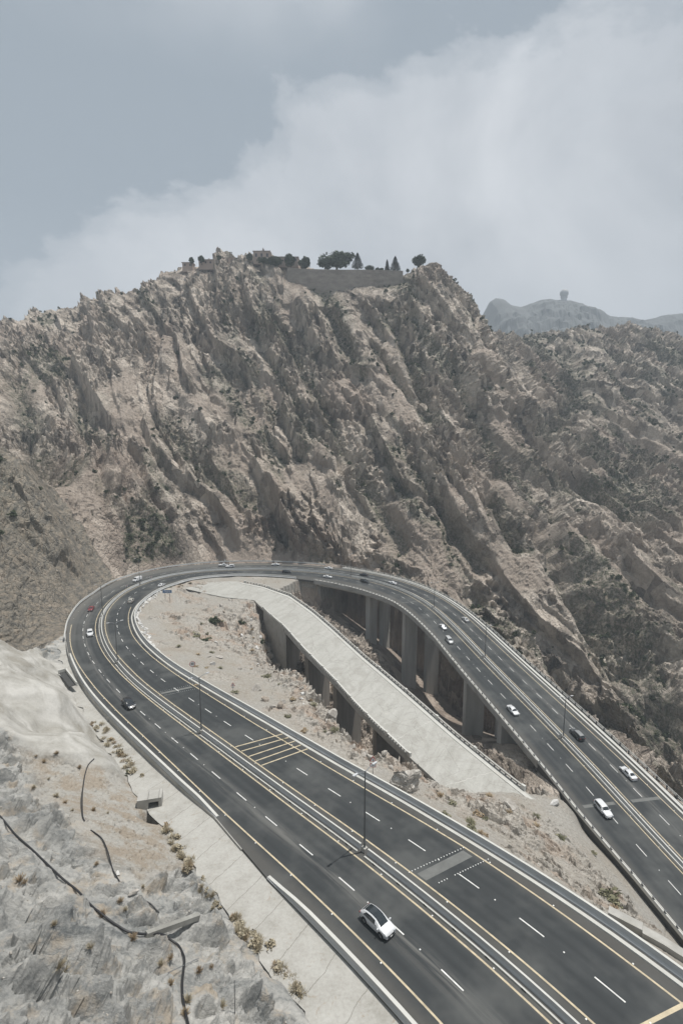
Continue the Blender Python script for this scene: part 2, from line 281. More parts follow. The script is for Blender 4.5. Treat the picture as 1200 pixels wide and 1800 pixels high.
def asphalt_mat():
    m = bpy.data.materials.new('asphalt'); m.use_nodes = True; nt = m.node_tree; L = nt.links.new
    b = nt.nodes['Principled BSDF']; b.inputs['Roughness'].default_value = 0.82; b.inputs['Specular IOR Level'].default_value = 0.35
    uv = nn(nt, 'ShaderNodeUVMap', uv_map='UVMap'); sx = nn(nt, 'ShaderNodeSeparateXYZ'); L(uv.outputs[0], sx.inputs[0]); U, V = sx.outputs[0], sx.outputs[1]
    tc = nn(nt, 'ShaderNodeTexCoord')
    mp = nn(nt, 'ShaderNodeMapping'); L(uv.outputs[0], mp.inputs[0]); mp.inputs['Scale'].default_value = (0.035, 0.55, 1)
    n1 = nn(nt, 'ShaderNodeTexNoise', i_Scale=1.0, i_Detail=7.0, i_Roughness=0.6); L(mp.outputs[0], n1.inputs[0])
    n2 = nn(nt, 'ShaderNodeTexNoise', i_Scale=0.25, i_Detail=8.0, i_Roughness=0.65); L(tc.outputs['Object'], n2.inputs[0])
    n3 = nn(nt, 'ShaderNodeTexNoise', i_Scale=30.0, i_Detail=3.0); L(tc.outputs['Object'], n3.inputs[0])
    a = mth(nt, 'ADD', mth(nt, 'MULTIPLY', n1.outputs[0], 0.6), mth(nt, 'MULTIPLY', n2.outputs[0], 0.4))
    base = ramp(nt, a, [(0.3, (0.017, 0.021, 0.023)), (0.5, (0.027, 0.032, 0.034)), (0.7, (0.050, 0.055, 0.056))]).outputs[0]
    # dusty shoulders outside the yellow lines (|v| > 9.7 or < 1.5) and worn pale streak between the lanes of the outer carriageway
    av = mth(nt, 'ABSOLUTE', V)
    sh = ramp(nt, mth(nt, 'MULTIPLY', mth(nt, 'ADD', av, mth(nt, 'MULTIPLY', n2.outputs[0], 1.2)), 1/20), [(0.505, 0.0), (0.57, 1.0)])
    c = mixc(nt, mth(nt, 'MULTIPLY', sh.outputs[0], 0.62), base, (0.105, 0.098, 0.086))
    inn = ramp(nt, mth(nt, 'MULTIPLY', av, 1/4), [(0.36, 1.0), (0.45, 0.0)])
    c = mixc(nt, mth(nt, 'MULTIPLY', inn.outputs[0], 0.6), c, (0.10, 0.094, 0.082))
    mp2 = nn(nt, 'ShaderNodeMapping'); L(uv.outputs[0], mp2.inputs[0]); mp2.inputs['Scale'].default_value = (0.06, 1.1, 1); mp2.inputs['Location'].default_value = (3, 7, 0)
    n4 = nn(nt, 'ShaderNodeTexNoise', i_Scale=1.0, i_Detail=6.0, i_Roughness=0.7, i_Distortion=0.6); L(mp2.outputs[0], n4.inputs[0])
    band = ramp(nt, mth(nt, 'MULTIPLY', mth(nt, 'ABSOLUTE', mth(nt, 'ADD', V, 6.0)), 1/4), [(0.05, 1.0), (0.4, 0.0)])
    wr = mth(nt, 'MULTIPLY', ramp(nt, n4.outputs[0], [(0.44, 0.0), (0.58, 0.8)]).outputs[0], band.outputs[0])
    c = mixc(nt, wr, c, (0.16, 0.157, 0.146))
    # grey dusty stretch on the outer side of the bend
    bend = mth(nt, 'MULTIPLY', ramp(nt, mth(nt, 'MULTIPLY', U, 1/650), [(0.27, 0.0), (0.36, 1.0), (0.5, 1.0), (0.56, 0.0)]).outputs[0],
               ramp(nt, mth(nt, 'MULTIPLY_ADD', V, -1/20, 0.0), [(0.15, 0.0), (0.5, 1.0)]).outputs[0])
    c = mixc(nt, mth(nt, 'MULTIPLY', bend, mth(nt, 'MULTIPLY_ADD', n1.outputs[0], 1.0, 0.1)), c, (0.17, 0.165, 0.15))
    c = mixc(nt, 0.25, c, mixc(nt, n3.outputs[0], (0.02, 0.02, 0.02), (0.10, 0.10, 0.10)))
    # wheel tracks polished darker in each lane, faint oil between them
    for off in (-8.3, -6.7, -4.1, -2.6, 3.0, 4.6, 7.3, 8.9):
        tr = ramp(nt, mth(nt, 'ABSOLUTE', mth(nt, 'ADD', V, -off)), [(0.0, 1.0), (0.55, 0.0)])
        c = mixc(nt, mth(nt, 'MULTIPLY', tr.outputs[0], mth(nt, 'MULTIPLY', n1.outputs[0], 0.85)), c, (0.018, 0.021, 0.023))
    n5 = nn(nt, 'ShaderNodeTexNoise', i_Scale=0.09, i_Detail=4.0, i_Roughness=0.6); L(tc.outputs['Object'], n5.inputs[0])
    c = mixc(nt, ramp(nt, n5.outputs[0], [(0.48, 0.0), (0.64, 0.6)]).outputs[0], c, (0.092, 0.095, 0.092))
    L(c, b.inputs['Base Color'])
    bp = nn(nt, 'ShaderNodeBump', i_Strength=0.5, i_Distance=0.01); L(n3.outputs[0], bp.inputs['Height']); L(bp.outputs[0], b.inputs['Normal'])
    return m
M_ASPH = asphalt_mat()
M_PATCH = mat('grey_patch', (0.135, 0.138, 0.132), 0.9, 0.2, 0.9)

def build_road():
    vs = []; uv = []; fs = []; K = 25; n = int(SMAX/2)
    for i in range(n + 1):
        s = i*2.0; a, b = O_EA(s) - 0.35, O_EB(s) + 0.25
        for j in range(K):
            o = a + (b - a)*j/(K-1); vs.append(rp(s, o, 0)); uv.append((s, o))
    for i in range(n):
        for j in range(K-1): fs.append((i*K+j, i*K+j+1, (i+1)*K+j+1, (i+1)*K+j))
    # skirts so that the carriageway is a slab, not a sheet
    for side in (0, K-1):
        base = len(vs)
        for i in range(n + 1): vs.append(np.array(vs[i*K+side]) - [0, 0, 2.2 if side and i*2 > 560 else 0.9]); uv.append(uv[i*K+side])
        for i in range(n): fs.append((i*K+side, (i+1)*K+side, base+i+1, base+i))
    road = meshobj('road', vs, fs, M_ASPH, smooth=False, uvs=uv); tag(road, kind='structure')
    road['label'] = 'dark grey two carriageway asphalt highway sweeping round the hairpin bend'
    y = MB()
    strip(y, 0, 300, O_AIN, .22, .008); strip(y, 430, SMAX, O_AIN, .2, .008)
    strip(y, 0, 224, O_AOUT, .22, .008); strip(y, 330, SMAX, O_AOUT, .2, .008)
    strip(y, 0, SMAX, O_BIN, .22, .008); strip(y, 0, 240, O_BOUT, .22, .008); strip(y, 452, SMAX, lambda s: O_BIN(s)+.05, .1, .010)
    # five yellow bars laid across the carriageway, and a single one near the bottom of the picture
    for (sa, sb) in ((112, 109), (109.8, 107), (107.2, 105), (105, 103), (103, 101)):
        p, q = rp(sa, 1.8, .010), rp(sb, 11.1, .010); d = (q - p)[:2]; d /= np.hypot(*d); w = np.array([-d[1], d[0], 0])*.13
        y.add([p-w, q-w, q+w, p+w], [(0, 1, 2, 3)])
    p, q = rp(42.5, 3.0, .012), rp(40.2, 11.9, .012); d = (q-p)[:2]; d /= np.hypot(*d); w = np.array([-d[1], d[0], 0])*.2
    y.add([p-w, q-w, q+w, p+w], [(0, 1, 2, 3)])
    y.build('yellow_lines', M_YEL, road)
    w = MB(); st = MB(); rnd = random.Random(3)
    s = 1.6
    while s < SMAX - 4:
        if not (98 < s < 104): strip(w, s, s+3.0, lambda q: (O_BIN(q)+(O_BOUT(q) if q < 240 else O_BIN(q)+8.2))/2, .16, .009, 1.0)
        if s > 240: pass
        strip(w, s+2.0, s+5.0, lambda q: (O_AIN(q)+O_AOUT(q))/2, .16, .009, 1.0)
        if rnd.random() < .12 and s < 200: strip(w, s+3.6, s+5.6, lambda q: (O_AIN(q)+O_AOUT(q))/2-.35, .12, .011, 1.0)
        for k, f in ((6.2, lambda q: (O_BIN(q)+(O_BOUT(q) if q < 240 else O_BIN(q)+8.2))/2), (8.0, lambda q: (O_AIN(q)+O_AOUT(q))/2)):
            if rnd.random() < .8: st.box(rp(s+k, f(s+k), .02), (.15, .15, .04), rdir(s+k))
        s += 8.45
    for k in range(int(SMAX/8.45)):
        for f in (O_AIN, O_AOUT, O_BIN, O_BOUT):
            q = k*8.45 + 3
            if f is O_BOUT and q > 235: continue
            st.box(rp(q, f(q) + (.22 if f in (O_AIN, O_BOUT) else -.22), .02), (.15, .15, .04), rdir(q))
    # rows of round studs on both sides of the rumble patches
    for (sa, oa, sb, ob, r) in ((68.3, 1.6, 66.0, 10.2, .09), (64.6, 3.1, 62.6, 10.9, .09), (148.6, 1.8, 146.6, 9.0, .07), (145.6, 2.2, 143.4, 8.8, .07)):
        m_ = 20 if r == .09 else 16
        for i in range(m_):
            if r == .09 and sa < 66 and 3 < i < 6: continue
            t = i/(m_-1); st.box(rp(sa+(sb-sa)*t, oa+(ob-oa)*t, .03), (r*1.35, r*1.35, .05), i)
    w.build('white_lane_dashes', M_WHT, road); st.build('road_studs', M_SIGNW, road)
    pt = MB()
    for (s0, o0, s1, o1, wd) in ((66.7, 2.2, 65.0, 9.8, 1.5), (147.4, 1.9, 145.2, 8.9, 1.1), (450, 2.4, 449, 11, .5), (450, -2.2, 451, -9.6, .5), (582, 2.2, 582, 10.2, .9), (582, -2.2, 582, -9.6, .9)):
        p0, p1, p2, p3 = rp(s0-wd/2, o0, .007), rp(s1-wd/2, o1, .007), rp(s1+wd/2, o1, .007), rp(s0+wd/2, o0, .007)
        pt.add([p0, p1, p2, p3], [(0, 1, 2, 3)])
    pt.build('rumble_patches', M_PATCH, road)
    k = MB(); sweep(k, 0, 372, lambda s: O_EB(s) - 1.0, [(-.25, -.2), (.25, -.2), (.25, .14), (-.2, .12)], 3)
    k.build('kerb', M_CONC_L, road)
    return road
ROAD = build_road()

# ------------------------------------------------------------------ barriers
def jersey(h=.85, w=.3):       # concrete barrier section
    return [(-w, 0), (w, 0), (w*.92, .18), (w*.5, .38), (w*.36, h), (-w*.36, h), (-w*.5, .38), (-w*.92, .18)]
def barrier(name, label, s0, s1, off, h=.85, w=.3, cap=.16, group=None, zt=None):
    t = empty(name, tuple(rp(s0, off(s0) if callable(off) else off))); inv = t.location.copy()
    tag(t, label, 'barrier', group)
    b = MB(); sweep(b, s0, s1, off, jersey(h, w), 3, zt); b.v = [tuple(Vector(v) - inv) for v in b.v]; b.build('barrier_wall', M_BARR, t)
    c = MB(); sweep(c, s0, s1, off, [(-cap, h+.001), (cap, h+.001), (cap, h+.05), (-cap, h+.05)], 3, zt); c.v = [tuple(Vector(v) - inv) for v in c.v]; c.build('barrier_cap', M_BTOP, t)
    return t, inv
def mid(s): return float(np.interp(s, [0, 75, 230, 300, 400, 460, 511, 600], [0, 0, -.6, -.4, -.2, 0, 0, 0]))
LAMPS = [75, 122, 177, 230, 280, 401, 461, 511, 558]
# median barrier, broken at each lamp post
cuts = [0.0] + LAMPS + [SMAX]
MEDL = ['grey concrete median barrier run at the bottom edge, nearest the viewer', 'long median barrier run between the two nearest lamp posts',
        'median barrier run between the second and third lamp posts from the front', 'curved median barrier run below the red car',
        'bright kerb-like median barrier run beside the white van', 'median barrier run along the far top of the bend',
        'median barrier run on the viaduct above the second pair of piers', 'median barrier run on the viaduct beside the silver minivan',
        'median barrier run on the viaduct left of the dark off-roader', 'median barrier run at the right edge of the picture']
for i in range(len(cuts)-1):
    a, b = cuts[i] + (.7 if i else 0), cuts[i+1] - .7
    t, inv = barrier('median_barrier', MEDL[i], a, b, mid, .8, .27, .11, 'median barrier runs')
    # low drainage kerb on the outer-carriageway side, with dark slots
    k = MB(); sweep(k, a, b, lambda s: mid(s) - .72, [(-.1, 0), (.1, 0), (.1, .16), (-.1, .16)], 3); k.v = [tuple(Vector(v)-inv) for v in k.v]; k.build('drain_kerb', M_CONC_L, t)
    h = MB(); s = a + 2
    while s < b - 1:
        h.box(rp(s, mid(s) - .84, .09), (.5, .05, .15), rdir(s)); s += 4.4
    h.v = [tuple(Vector(v)-inv) for v in h.v]; h.split('drain_slot', M_HOLE, t)
    if a > 380:
        g = MB(); sweep(g, a, b, lambda s: mid(s) + .85, [(-.16, 0), (.16, 0), (.1, .62), (-.1, .62)], 3); g.v = [tuple(Vector(v)-inv) for v in g.v]; g.build('second_barrier_wall', M_BTOP, t)
barrier('roadside_barrier', 'blue-grey concrete barrier along the inner edge of the near carriageways', 0, 372, O_EB, .95, .42, .15, 'roadside barriers')
def lerpz(s0, s1, z0): return lambda s: max(.12, min(1, z0 + abs(s - s0)/abs(s1 - s0)))
barrier('roadside_barrier', 'concrete barrier at the bottom edge between the apron and the white crossover car', 0, 81, lambda s: O_EA(s) - .12, .85, .3, .2, 'roadside barriers', lambda s: min(1, (81.5 - s)/9 + .1))
barrier('roadside_barrier', 'long concrete barrier left of the black car, ending in a tapered ramp', 96.5, 192, lambda s: O_EA(s) - .12, .85, .3, .2, 'roadside barriers', lambda s: min(1, (s - 96)/8 + .1))
barrier('roadside_barrier', 'low pale concrete wall round the outer side of the bend below the cliff', 209, 384, O_EAW, .6, .25, .14, 'roadside barriers')

# ------------------------------------------------------------------ viaduct
def build_viaduct():
    o0 = rp((VIA0+VIA1)/2); t = empty('viaduct', tuple(o0)); inv = Vector(o0)
    tag(t, 'curved concrete highway viaduct on tall paired slab piers over the ravine', 'bridge')
    def fin(mb, name, m):
        mb.v = [tuple(Vector(v) - inv) for v in mb.v]; return mb.build(name, m, t)
    g = MB()
    n = 60; vs = []; fs = []
    for i in range(n+1):
        s = VIA0 + (VIA1-VIA0)*i/n; a, b = O_EAW(s) - .1, O_EB(s) + .5
        for (o, z) in ((a, -.92), (a, -1.5), (a+2.2, -1.75), (a+3.2, -3.3), (b-3.0, -3.3), (b-2.0, -1.75), (b, -1.5), (b, -.92)): vs.append(rp(s, o, z))
    k = 8
    for i in range(n):
        for j in range(k): fs.append((i*k+j, i*k+(j+1) % k, (i+1)*k+(j+1) % k, (i+1)*k+j))
    fs += [tuple(range(k))[::-1], tuple(range(n*k, n*k+k))]
    g.add(vs, fs); fin(g, 'girder', M_CONC_D)
    p = MB(); sweep(p, VIA0, VIA1, lambda s: O_EB(s)+.5, [(-.28, -1.45), (.12, -1.45), (.12, .62), (-.28, .62)], 2); fin(p, 'parapet', M_CONC)
    p = MB(); sweep(p, VIA0, VIA1, lambda s: O_EAW(s)-.1, [(-.15, -1.45), (.15, -1.45), (.15, .35), (-.15, .35)], 2); fin(p, 'edge_beam', M_CONC)
    for j, s in enumerate((382.5, 418, 449.5, 516.5, 541)):
        for o in ((6.5, -6.5) if s != 541 else (6.5,)):
            b = rp(s, o, -3.3); rz = rdir(s); pr = MB(); H = 55 if s < 500 else 30; hh = H
            pr.box((b[0], b[1], b[2]-hh/2-.9), (2.5, 7.0, hh), rz)
            for q in (-2.6, -1.3, 0, 1.3, 2.6):       # formwork ribs
                for sd in (1, -1):
                    pr.box((b[0]+math.cos(rz)*1.27*sd-math.sin(rz)*q, b[1]+math.sin(rz)*1.27*sd+math.cos(rz)*q, b[2]-hh/2-1.2), (.08, .16, hh), rz)
            pier = fin(pr, 'pier', M_CONC_D)
            cp = MB(); cp.box((b[0], b[1], b[2]-.45), (3.1, 8.4, .9), rz); cp.v = [tuple(Vector(v) - inv) for v in cp.v]; cp.build('pier_cap', M_CONC_D, pier)
    a = MB(); b = rp(566, -.5, -6.5); a.box(b, (2.2, 24.5, 12), rdir(566)); fin(a, 'abutment', M_CONC)
    return t
build_viaduct()
def ledge_rail(name, label, s0, s1, off, side, group):
    """low concrete plinth with steel posts and two rails"""
    o0 = rp(s0, off(s0)); t = empty(name, tuple(o0)); inv = Vector(o0); tag(t, label, 'railing', group)
    def fin(mb, nm, m, sp=False): mb.v = [tuple(Vector(v) - inv) for v in mb.v]; (mb.split if sp else mb.build)(nm, m, t)
    p = MB(); sweep(p, s0, s1, off, [(-.3, -.1), (.3, -.1), (.3, .62), (-.3, .62)], 3); fin(p, 'plinth', M_BTOP)
    q = MB(); s = s0 + .5
    while s < s1: q.box(rp(s, off(s), .87), (.42, .34, .5), rdir(s)); s += 2.72
    fin(q, 'post_block', M_STEEL_D, True)
    r = MB(); sweep(r, s0, s1, lambda s: off(s) + side*.14, [(-.06, .98), (.06, .98), (.06, 1.1), (-.06, 1.1)], 3)
    fin(r, 'rail', M_BTOP if side > 0 else M_RAIL)
ledge_rail('viaduct_railing', 'low parapet with dark post blocks along the ravine side of the viaduct', 384, SMAX, lambda s: O_EB(s)+.1, 1, 'viaduct edge railings')
def outer_rail():
    off = lambda s: O_EAW(s); s0, s1 = 384.5, SMAX
    o0 = rp(s0, off(s0)); t = empty('viaduct_railing', tuple(o0)); inv = Vector(o0); tag(t, 'post and rail fence along the mountain side of the viaduct', 'railing', 'viaduct edge railings')
    def fin(mb, nm, m, sp=False): mb.v = [tuple(Vector(v) - inv) for v in mb.v]; (mb.split if sp else mb.build)(nm, m, t)
    p = MB(); sweep(p, s0, s1, off, [(-.1, .5), (.02, .5), (.02, .68), (-.1, .68)], 3); fin(p, 'rail', M_BTOP); p = MB(); sweep(p, s0, s1, off, [(-.1, .95), (.0, .95), (.0, 1.1), (-.1, 1.1)], 3); fin(p, 'rail', M_BTOP)
    q = MB(); s = s0
    while s < s1: q.box(rp(s, off(s), .55), (.3, .25, 1.1), rdir(s)); s += 3.2
    fin(q, 'post', M_STEEL_D, True)
    # two light kerb ledges between the carriageway and the fence
    for dz, o, w in ((.22, 2.35, .26), (.4, 1.15, .42)):
        k = MB(); sweep(k, 392, s1, lambda s: off(s) + o, [(-w, -.02), (w, -.02), (w, dz), (-w, dz)], 3); fin(k, 'kerb_ledge', M_CONC_L)
outer_rail()

# ------------------------------------------------------------------ the abandoned concrete road and its bridge
OLD_L = [(-66, 233), (-53.7, 226.3), (-39.5, 222.8), (-31.4, 207.8), (-22.5, 193.0), (-13.8, 175.0), (-2.4, 153.5), (3.4, 141.3), (8.4, 131.8), (15.3, 120.0), (23, 107), (30, 97)]
OLD_R = [(-84, 243), (-54.6, 249.0), (-39.0, 241.5), (-23.8, 228.5), (-12.2, 209.6), (-4.2, 194), (8, 168.8), (14.3, 157.1), (20.6, 145), (30.3, 125.6), (38.6, 110.8), (45.2, 99.5)]
def oldz(y): return -72 - (235 - y)*7.5/130
def oldpath(P, t):
    P = np.array(P, float); d = np.r_[0, np.cumsum(np.hypot(*np.diff(P, axis=0).T))]; q = t*d[-1]
    return np.array([np.interp(q, d, P[:, 0]), np.interp(q, d, P[:, 1])])
def oldpt(t, w, dz=0):
    a, b = oldpath(OLD_L, t), oldpath(OLD_R, t); p = a + (b - a)*w
    return np.array([p[0], p[1], oldz(p[1]) + dz - 2.5*max(0, .08 - t)])
def build_old():
    o0 = oldpt(.5, .5); inv = Vector(o0); t = empty('old_bridge', tuple(o0)); tag(t, 'abandoned pale concrete road bridge with cracked deck slabs inside the bend', 'bridge')
    def fin(mb, nm, m, **k): mb.v = [tuple(Vector(v) - inv) for v in mb.v]; return mb.build(nm, m, t, **k)
    d = MB(); n = 60; vs = []; fs = []; K = 10
    for i in range(n+1):
        for j in range(K+1): vs.append(oldpt(i/n, j/K, .02))
        for j in range(K+1): vs.append(oldpt(i/n, j/K, -.9))
    for i in range(n):
        a, b = i*(2*K+2), (i+1)*(2*K+2)
        for j in range(K): fs += [(a+j, a+j+1, b+j+1, b+j), (a+K+1+j, b+K+1+j, b+K+2+j, a+K+2+j)]
        fs += [(a, b, b+K+1, a+K+1), (a+K, a+2*K+1, b+2*K+1, b+K)]
    d.add(vs, fs); fin(d, 'deck', M_DECK)
    for q in (.33, .445, .565, .69, .82, .93):
        jt = MB(); vs = []; fs = []; m_ = 26; rr = random.Random(int(q*100)); prev = None
        for i in range(m_+1):
            p = oldpt(q + rr.uniform(-.0012, .0012), .04 + .92*i/m_, .032)
            w = np.array([0, .06 + .05*rr.random(), 0]); vs += [p-w, p+w]
            if i: fs.append((2*i-2, 2*i, 2*i+1, 2*i-1))
        jt.add(vs, fs); fin(jt, 'slab_joint', M_CONC_D)
    kb = MB(); vs = []; fs = []
    def ribbon(w0, w1, z0, z1, t0, t1, nm, mt, nseg=50):
        r = MB(); vs = []; fs = []
        for i in range(nseg+1):
            q = t0 + (t1-t0)*i/nseg
            for (w, z) in ((w0, z0), (w1, z0), (w1, z1), (w0, z1)): vs.append(oldpt(q, w, z))
        for i in range(nseg):
            for j in range(4): fs.append((i*4+j, i*4+(j+1) % 4, (i+1)*4+(j+1) % 4, (i+1)*4+j))
        fs += [(3, 2, 1, 0), tuple(range(nseg*4, nseg*4+4))]
        r.add(vs, fs); return r
    fin(ribbon(.90, .965, .02, .16, .16, 1, '', None), 'kerb_strip', M_CONC_L)
    fin(ribbon(-.015, .02, -1.5, .18, .235, .88, '', None), 'edge_beam', M_CONC)
    fin(ribbon(.985, 1.02, -1.5, .18, .2, .96, '', None), 'edge_beam', M_CONC)
    for (w, t0, t1, m) in ((.0, .235, .86, M_BTOP), (1.0, .175, .965, M_RAIL)):
        r = ribbon(w - .014, w + .014, .85, 1.02, t0, t1, '', None); rail = fin(r, 'railing', m if w == 0 else M_CONC)
        q = MB(); L_ = 97
        for i in range(L_+1):
            u = t0 + (t1-t0)*i/L_; p = oldpt(u, w, .5); p2 = oldpt(min(1, u+.01), w, .5)
            q.box(p, (.3, .22, .72), math.atan2(p2[1]-p[1], p2[0]-p[0]))
        q.v = [tuple(Vector(v) - inv) for v in q.v]; q.split('baluster', M_CONC if w == 0 else M_RAIL, rail)
        q = MB()
        for i in range(12):
            u = t0 + (t1-t0)*i/11; p = oldpt(u, w, .6); p2 = oldpt(min(1, u+.01), w, .6)
            q.box(p, (1.0, .55, 1.25), math.atan2(p2[1]-p[1], p2[0]-p[0]))
        q.v = [tuple(Vector(v) - inv) for v in q.v]; q.split('rail_pillar', M_BTOP, rail)
    M_OLDP = mat('shaded_old_concrete', (.21, .19, .165), .95, .25, .3, stain=(.13, .12, .10), stretch=(1, 1, .2))  # shade under the deck is put into this darker pier colour
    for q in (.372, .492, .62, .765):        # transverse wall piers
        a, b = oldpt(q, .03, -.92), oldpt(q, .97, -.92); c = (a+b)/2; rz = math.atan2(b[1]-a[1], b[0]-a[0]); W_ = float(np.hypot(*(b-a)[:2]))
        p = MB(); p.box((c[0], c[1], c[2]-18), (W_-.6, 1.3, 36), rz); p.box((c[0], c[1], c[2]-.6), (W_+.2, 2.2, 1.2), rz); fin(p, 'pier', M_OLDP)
    p = MB()                                  # side walls of the abutment
    for i in range(8):
        u = .235 + (.372-.235)*i/8; u2 = .235 + (.372-.235)*(i+1)/8
        a, b = oldpt(u, .015, -.92), oldpt(u2, .015, -.92); a2, b2 = oldpt(u, .10, -.92), oldpt(u2, .10, -.92)
        da, db = np.array([0, 0, 4+26*i/8]), np.array([0, 0, 4+26*(i+1)/8])
        p.add([a, b, b-db, a-da, a2, b2, b2-db, a2-da], [(0,1,2,3), (4,7,6,5), (0,4,5,1), (3,2,6,7), (0,3,7,4), (1,5,6,2)])
    fin(p, 'abutment_wall', M_CONC)
def deck_mat():
    m = bpy.data.materials.new('old_concrete_deck'); m.use_nodes = True; nt = m.node_tree; L = nt.links.new; b = nt.nodes['Principled BSDF']; b.inputs['Roughness'].default_value = .93; b.inputs['Specular IOR Level'].default_value = .2
    tc = nn(nt, 'ShaderNodeTexCoord'); mp = nn(nt, 'ShaderNodeMapping'); L(tc.outputs['Object'], mp.inputs[0]); mp.inputs['Rotation'].default_value = (0, 0, R_(-62)); P = mp.outputs[0]
    ms = nn(nt, 'ShaderNodeMapping'); L(P, ms.inputs[0]); ms.inputs['Scale'].default_value = (.06, .5, 1)
    a = nn(nt, 'ShaderNodeTexNoise', i_Scale=1.0, i_Detail=7., i_Roughness=.65, i_Distortion=.3); L(ms.outputs[0], a.inputs[0])
    d = nn(nt, 'ShaderNodeTexNoise', i_Scale=.13, i_Detail=8., i_Roughness=.7, i_Distortion=1.2); L(P, d.inputs[0])
    e = nn(nt, 'ShaderNodeTexNoise', i_Scale=2.5, i_Detail=6., i_Roughness=.75); L(P, e.inputs[0])
    c = ramp(nt, a.outputs[0], [(.3, (.30, .295, .27)), (.5, (.37, .365, .34)), (.7, (.42, .415, .39))]).outputs[0]
    c = mixc(nt, ramp(nt, d.outputs[0], [(.52, 0.), (.6, .55)]).outputs[0], c, (.27, .26, .235))
    c = mixc(nt, ramp(nt, d.outputs[0], [(.30, .6), (.40, 0.)]).outputs[0], c, (.50, .485, .45))
    c = mixc(nt, .22, c, ramp(nt, e.outputs[0], [(.35, (.2, .19, .17)), (.65, (.55, .54, .5))]).outputs[0])
    cr = nn(nt, 'ShaderNodeTexVoronoi', feature='DISTANCE_TO_EDGE', i_Scale=.16); wv = nn(nt, 'ShaderNodeVectorMath', operation='ADD'); L(P, wv.inputs[0]); sc = nn(nt, 'ShaderNodeVectorMath', operation='SCALE'); L(e.outputs['Color'], sc.inputs[0]); sc.inputs['Scale'].default_value = 1.2; L(sc.outputs[0], wv.inputs[1]); L(wv.outputs[0], cr.inputs['Vector'])
    c = mixc(nt, ramp(nt, cr.outputs['Distance'], [(0., .5), (.006, .3), (.012, 0.)]).outputs[0], c, (.16, .15, .13))
    L(c, b.inputs['Base Color']); return m
M_DECK = deck_mat()
build_old()

# ------------------------------------------------------------------ terrain
def at_z(u, v, z): d = dirvec(u, v); return d*(z/d[2])
def at_y(u, v, y): d = dirvec(u, v); return d*(y/d[1])
def sq(x): return x*x
def sstep(a, b, x): t = np.clip((x-a)/(b-a), 0, 1); return t*t*(3-2*t)
CP = []
def cy(*rows):
    for (u, v, y) in rows: CP.append(at_y(u, v, y))
def cz(*rows):
    for (u, v, z) in rows: CP.append(at_z(u, v, z))
O_AP = tb([0, 65, 85, 103, 118, 155, 176, 214, 225], [-19, -18.6, -17.8, -17.0, -16.2, -13.8, -13.2, -12.6, -12.4])
DROP = tb([0, 75, 95, 120, 200, 214], [.35, .3, .45, 1.1, 1.2, .4])
# main mountain, rising behind the bend
cy((-250, 600, 470), (-120, 578, 480), (0, 566, 490), (60, 566, 492), (120, 556, 495), (180, 536, 500), (240, 518, 505), (285, 503, 508), (330, 484, 510), (400, 474, 515), (440, 466, 518),
   (520, 480, 520), (600, 486, 520), (700, 488, 515), (740, 472, 500), (780, 480, 500), (805, 505, 500), (835, 540, 500), (850, 575, 505), (870, 600, 520))
# crest falls away behind
for (u, v, y) in ((0, 600, 600), (200, 570, 620), (400, 520, 640), (600, 540, 640), (780, 560, 640), (-200, 640, 600)): CP.append(at_y(u, v, y))
cy((200, 600, 452), (400, 600, 458), (600, 600, 455), (760, 600, 445), (0, 660, 385), (200, 700, 392), (400, 700, 405), (600, 700, 402), (750, 700, 398),
   (850, 680, 430), (0, 760, 320), (150, 800, 322), (300, 800, 335), (450, 800, 352), (600, 800, 354), (750, 800, 350), (200, 900, 268), (300, 900, 292), (450, 900, 315), (600, 900, 318), (750, 900, 312),
   (230, 970, 262), (300, 965, 276), (400, 960, 292), (500, 965, 306), (600, 968, 315), (680, 985, 300), (640, 930, 322), (740, 960, 298), (-150, 700, 360), (-150, 800, 280))
# farther right flank
cy((900, 600, 640), (940, 598, 655), (1000, 584, 670), (1050, 574, 680), (1100, 574, 690), (1150, 582, 700), (1200, 598, 700), (1330, 610, 700), (1480, 640, 690),
   (900, 660, 500), (1000, 680, 535), (1100, 680, 560), (1200, 700, 560), (1400, 720, 560), (860, 760, 398), (950, 760, 430), (1050, 780, 440), (1200, 800, 440), (1400, 820, 430),
   (850, 860, 322), (950, 880, 350), (1050, 900, 350), (1200, 920, 345), (1400, 950, 330), (950, 1000, 282), (1050, 1040, 280), (1150, 1060, 272), (1250, 1080, 260), (1400, 1100, 250),
   (1080, 1200, 222), (1200, 1220, 210), (1400, 1300, 190), (1160, 1330, 176), (1250, 1380, 160), (1400, 1500, 130))
for (u, y, z) in ((950, 900, 60), (1100, 900, 60), (1300, 900, 60)): d = dirvec(u, 770); CP.append(np.array([d[0]/d[1]*y, y, z]))
# spur beside the viaduct (its far edge drops to the dark gully)
cy((760, 985, 282), (800, 1012, 262), (850, 1050, 240), (900, 1085, 226), (950, 1140, 208), (1000, 1215, 185), (1060, 1290, 165), (1130, 1362, 146), (1200, 1434, 130))
for (u, y, z) in ((830, 268, -92), (900, 252, -104), (960, 234, -112), (1020, 208, -116), (1080, 186, -118), (1150, 166, -118), (1230, 148, -118)): d = dirvec(u, 770); CP.append(np.array([d[0]/d[1]*y, y, z]))
# near-left spur with the streaked face
cy((-100, 800, 205), (0, 812, 205), (50, 835, 212), (95, 895, 222), (140, 950, 236), (0, 900, 186), (0, 1000, 168), (0, 1060, 158), (60, 950, 200), (60, 1060, 172), (110, 1010, 205), (110, 1075, 186), (-150, 950, 170))
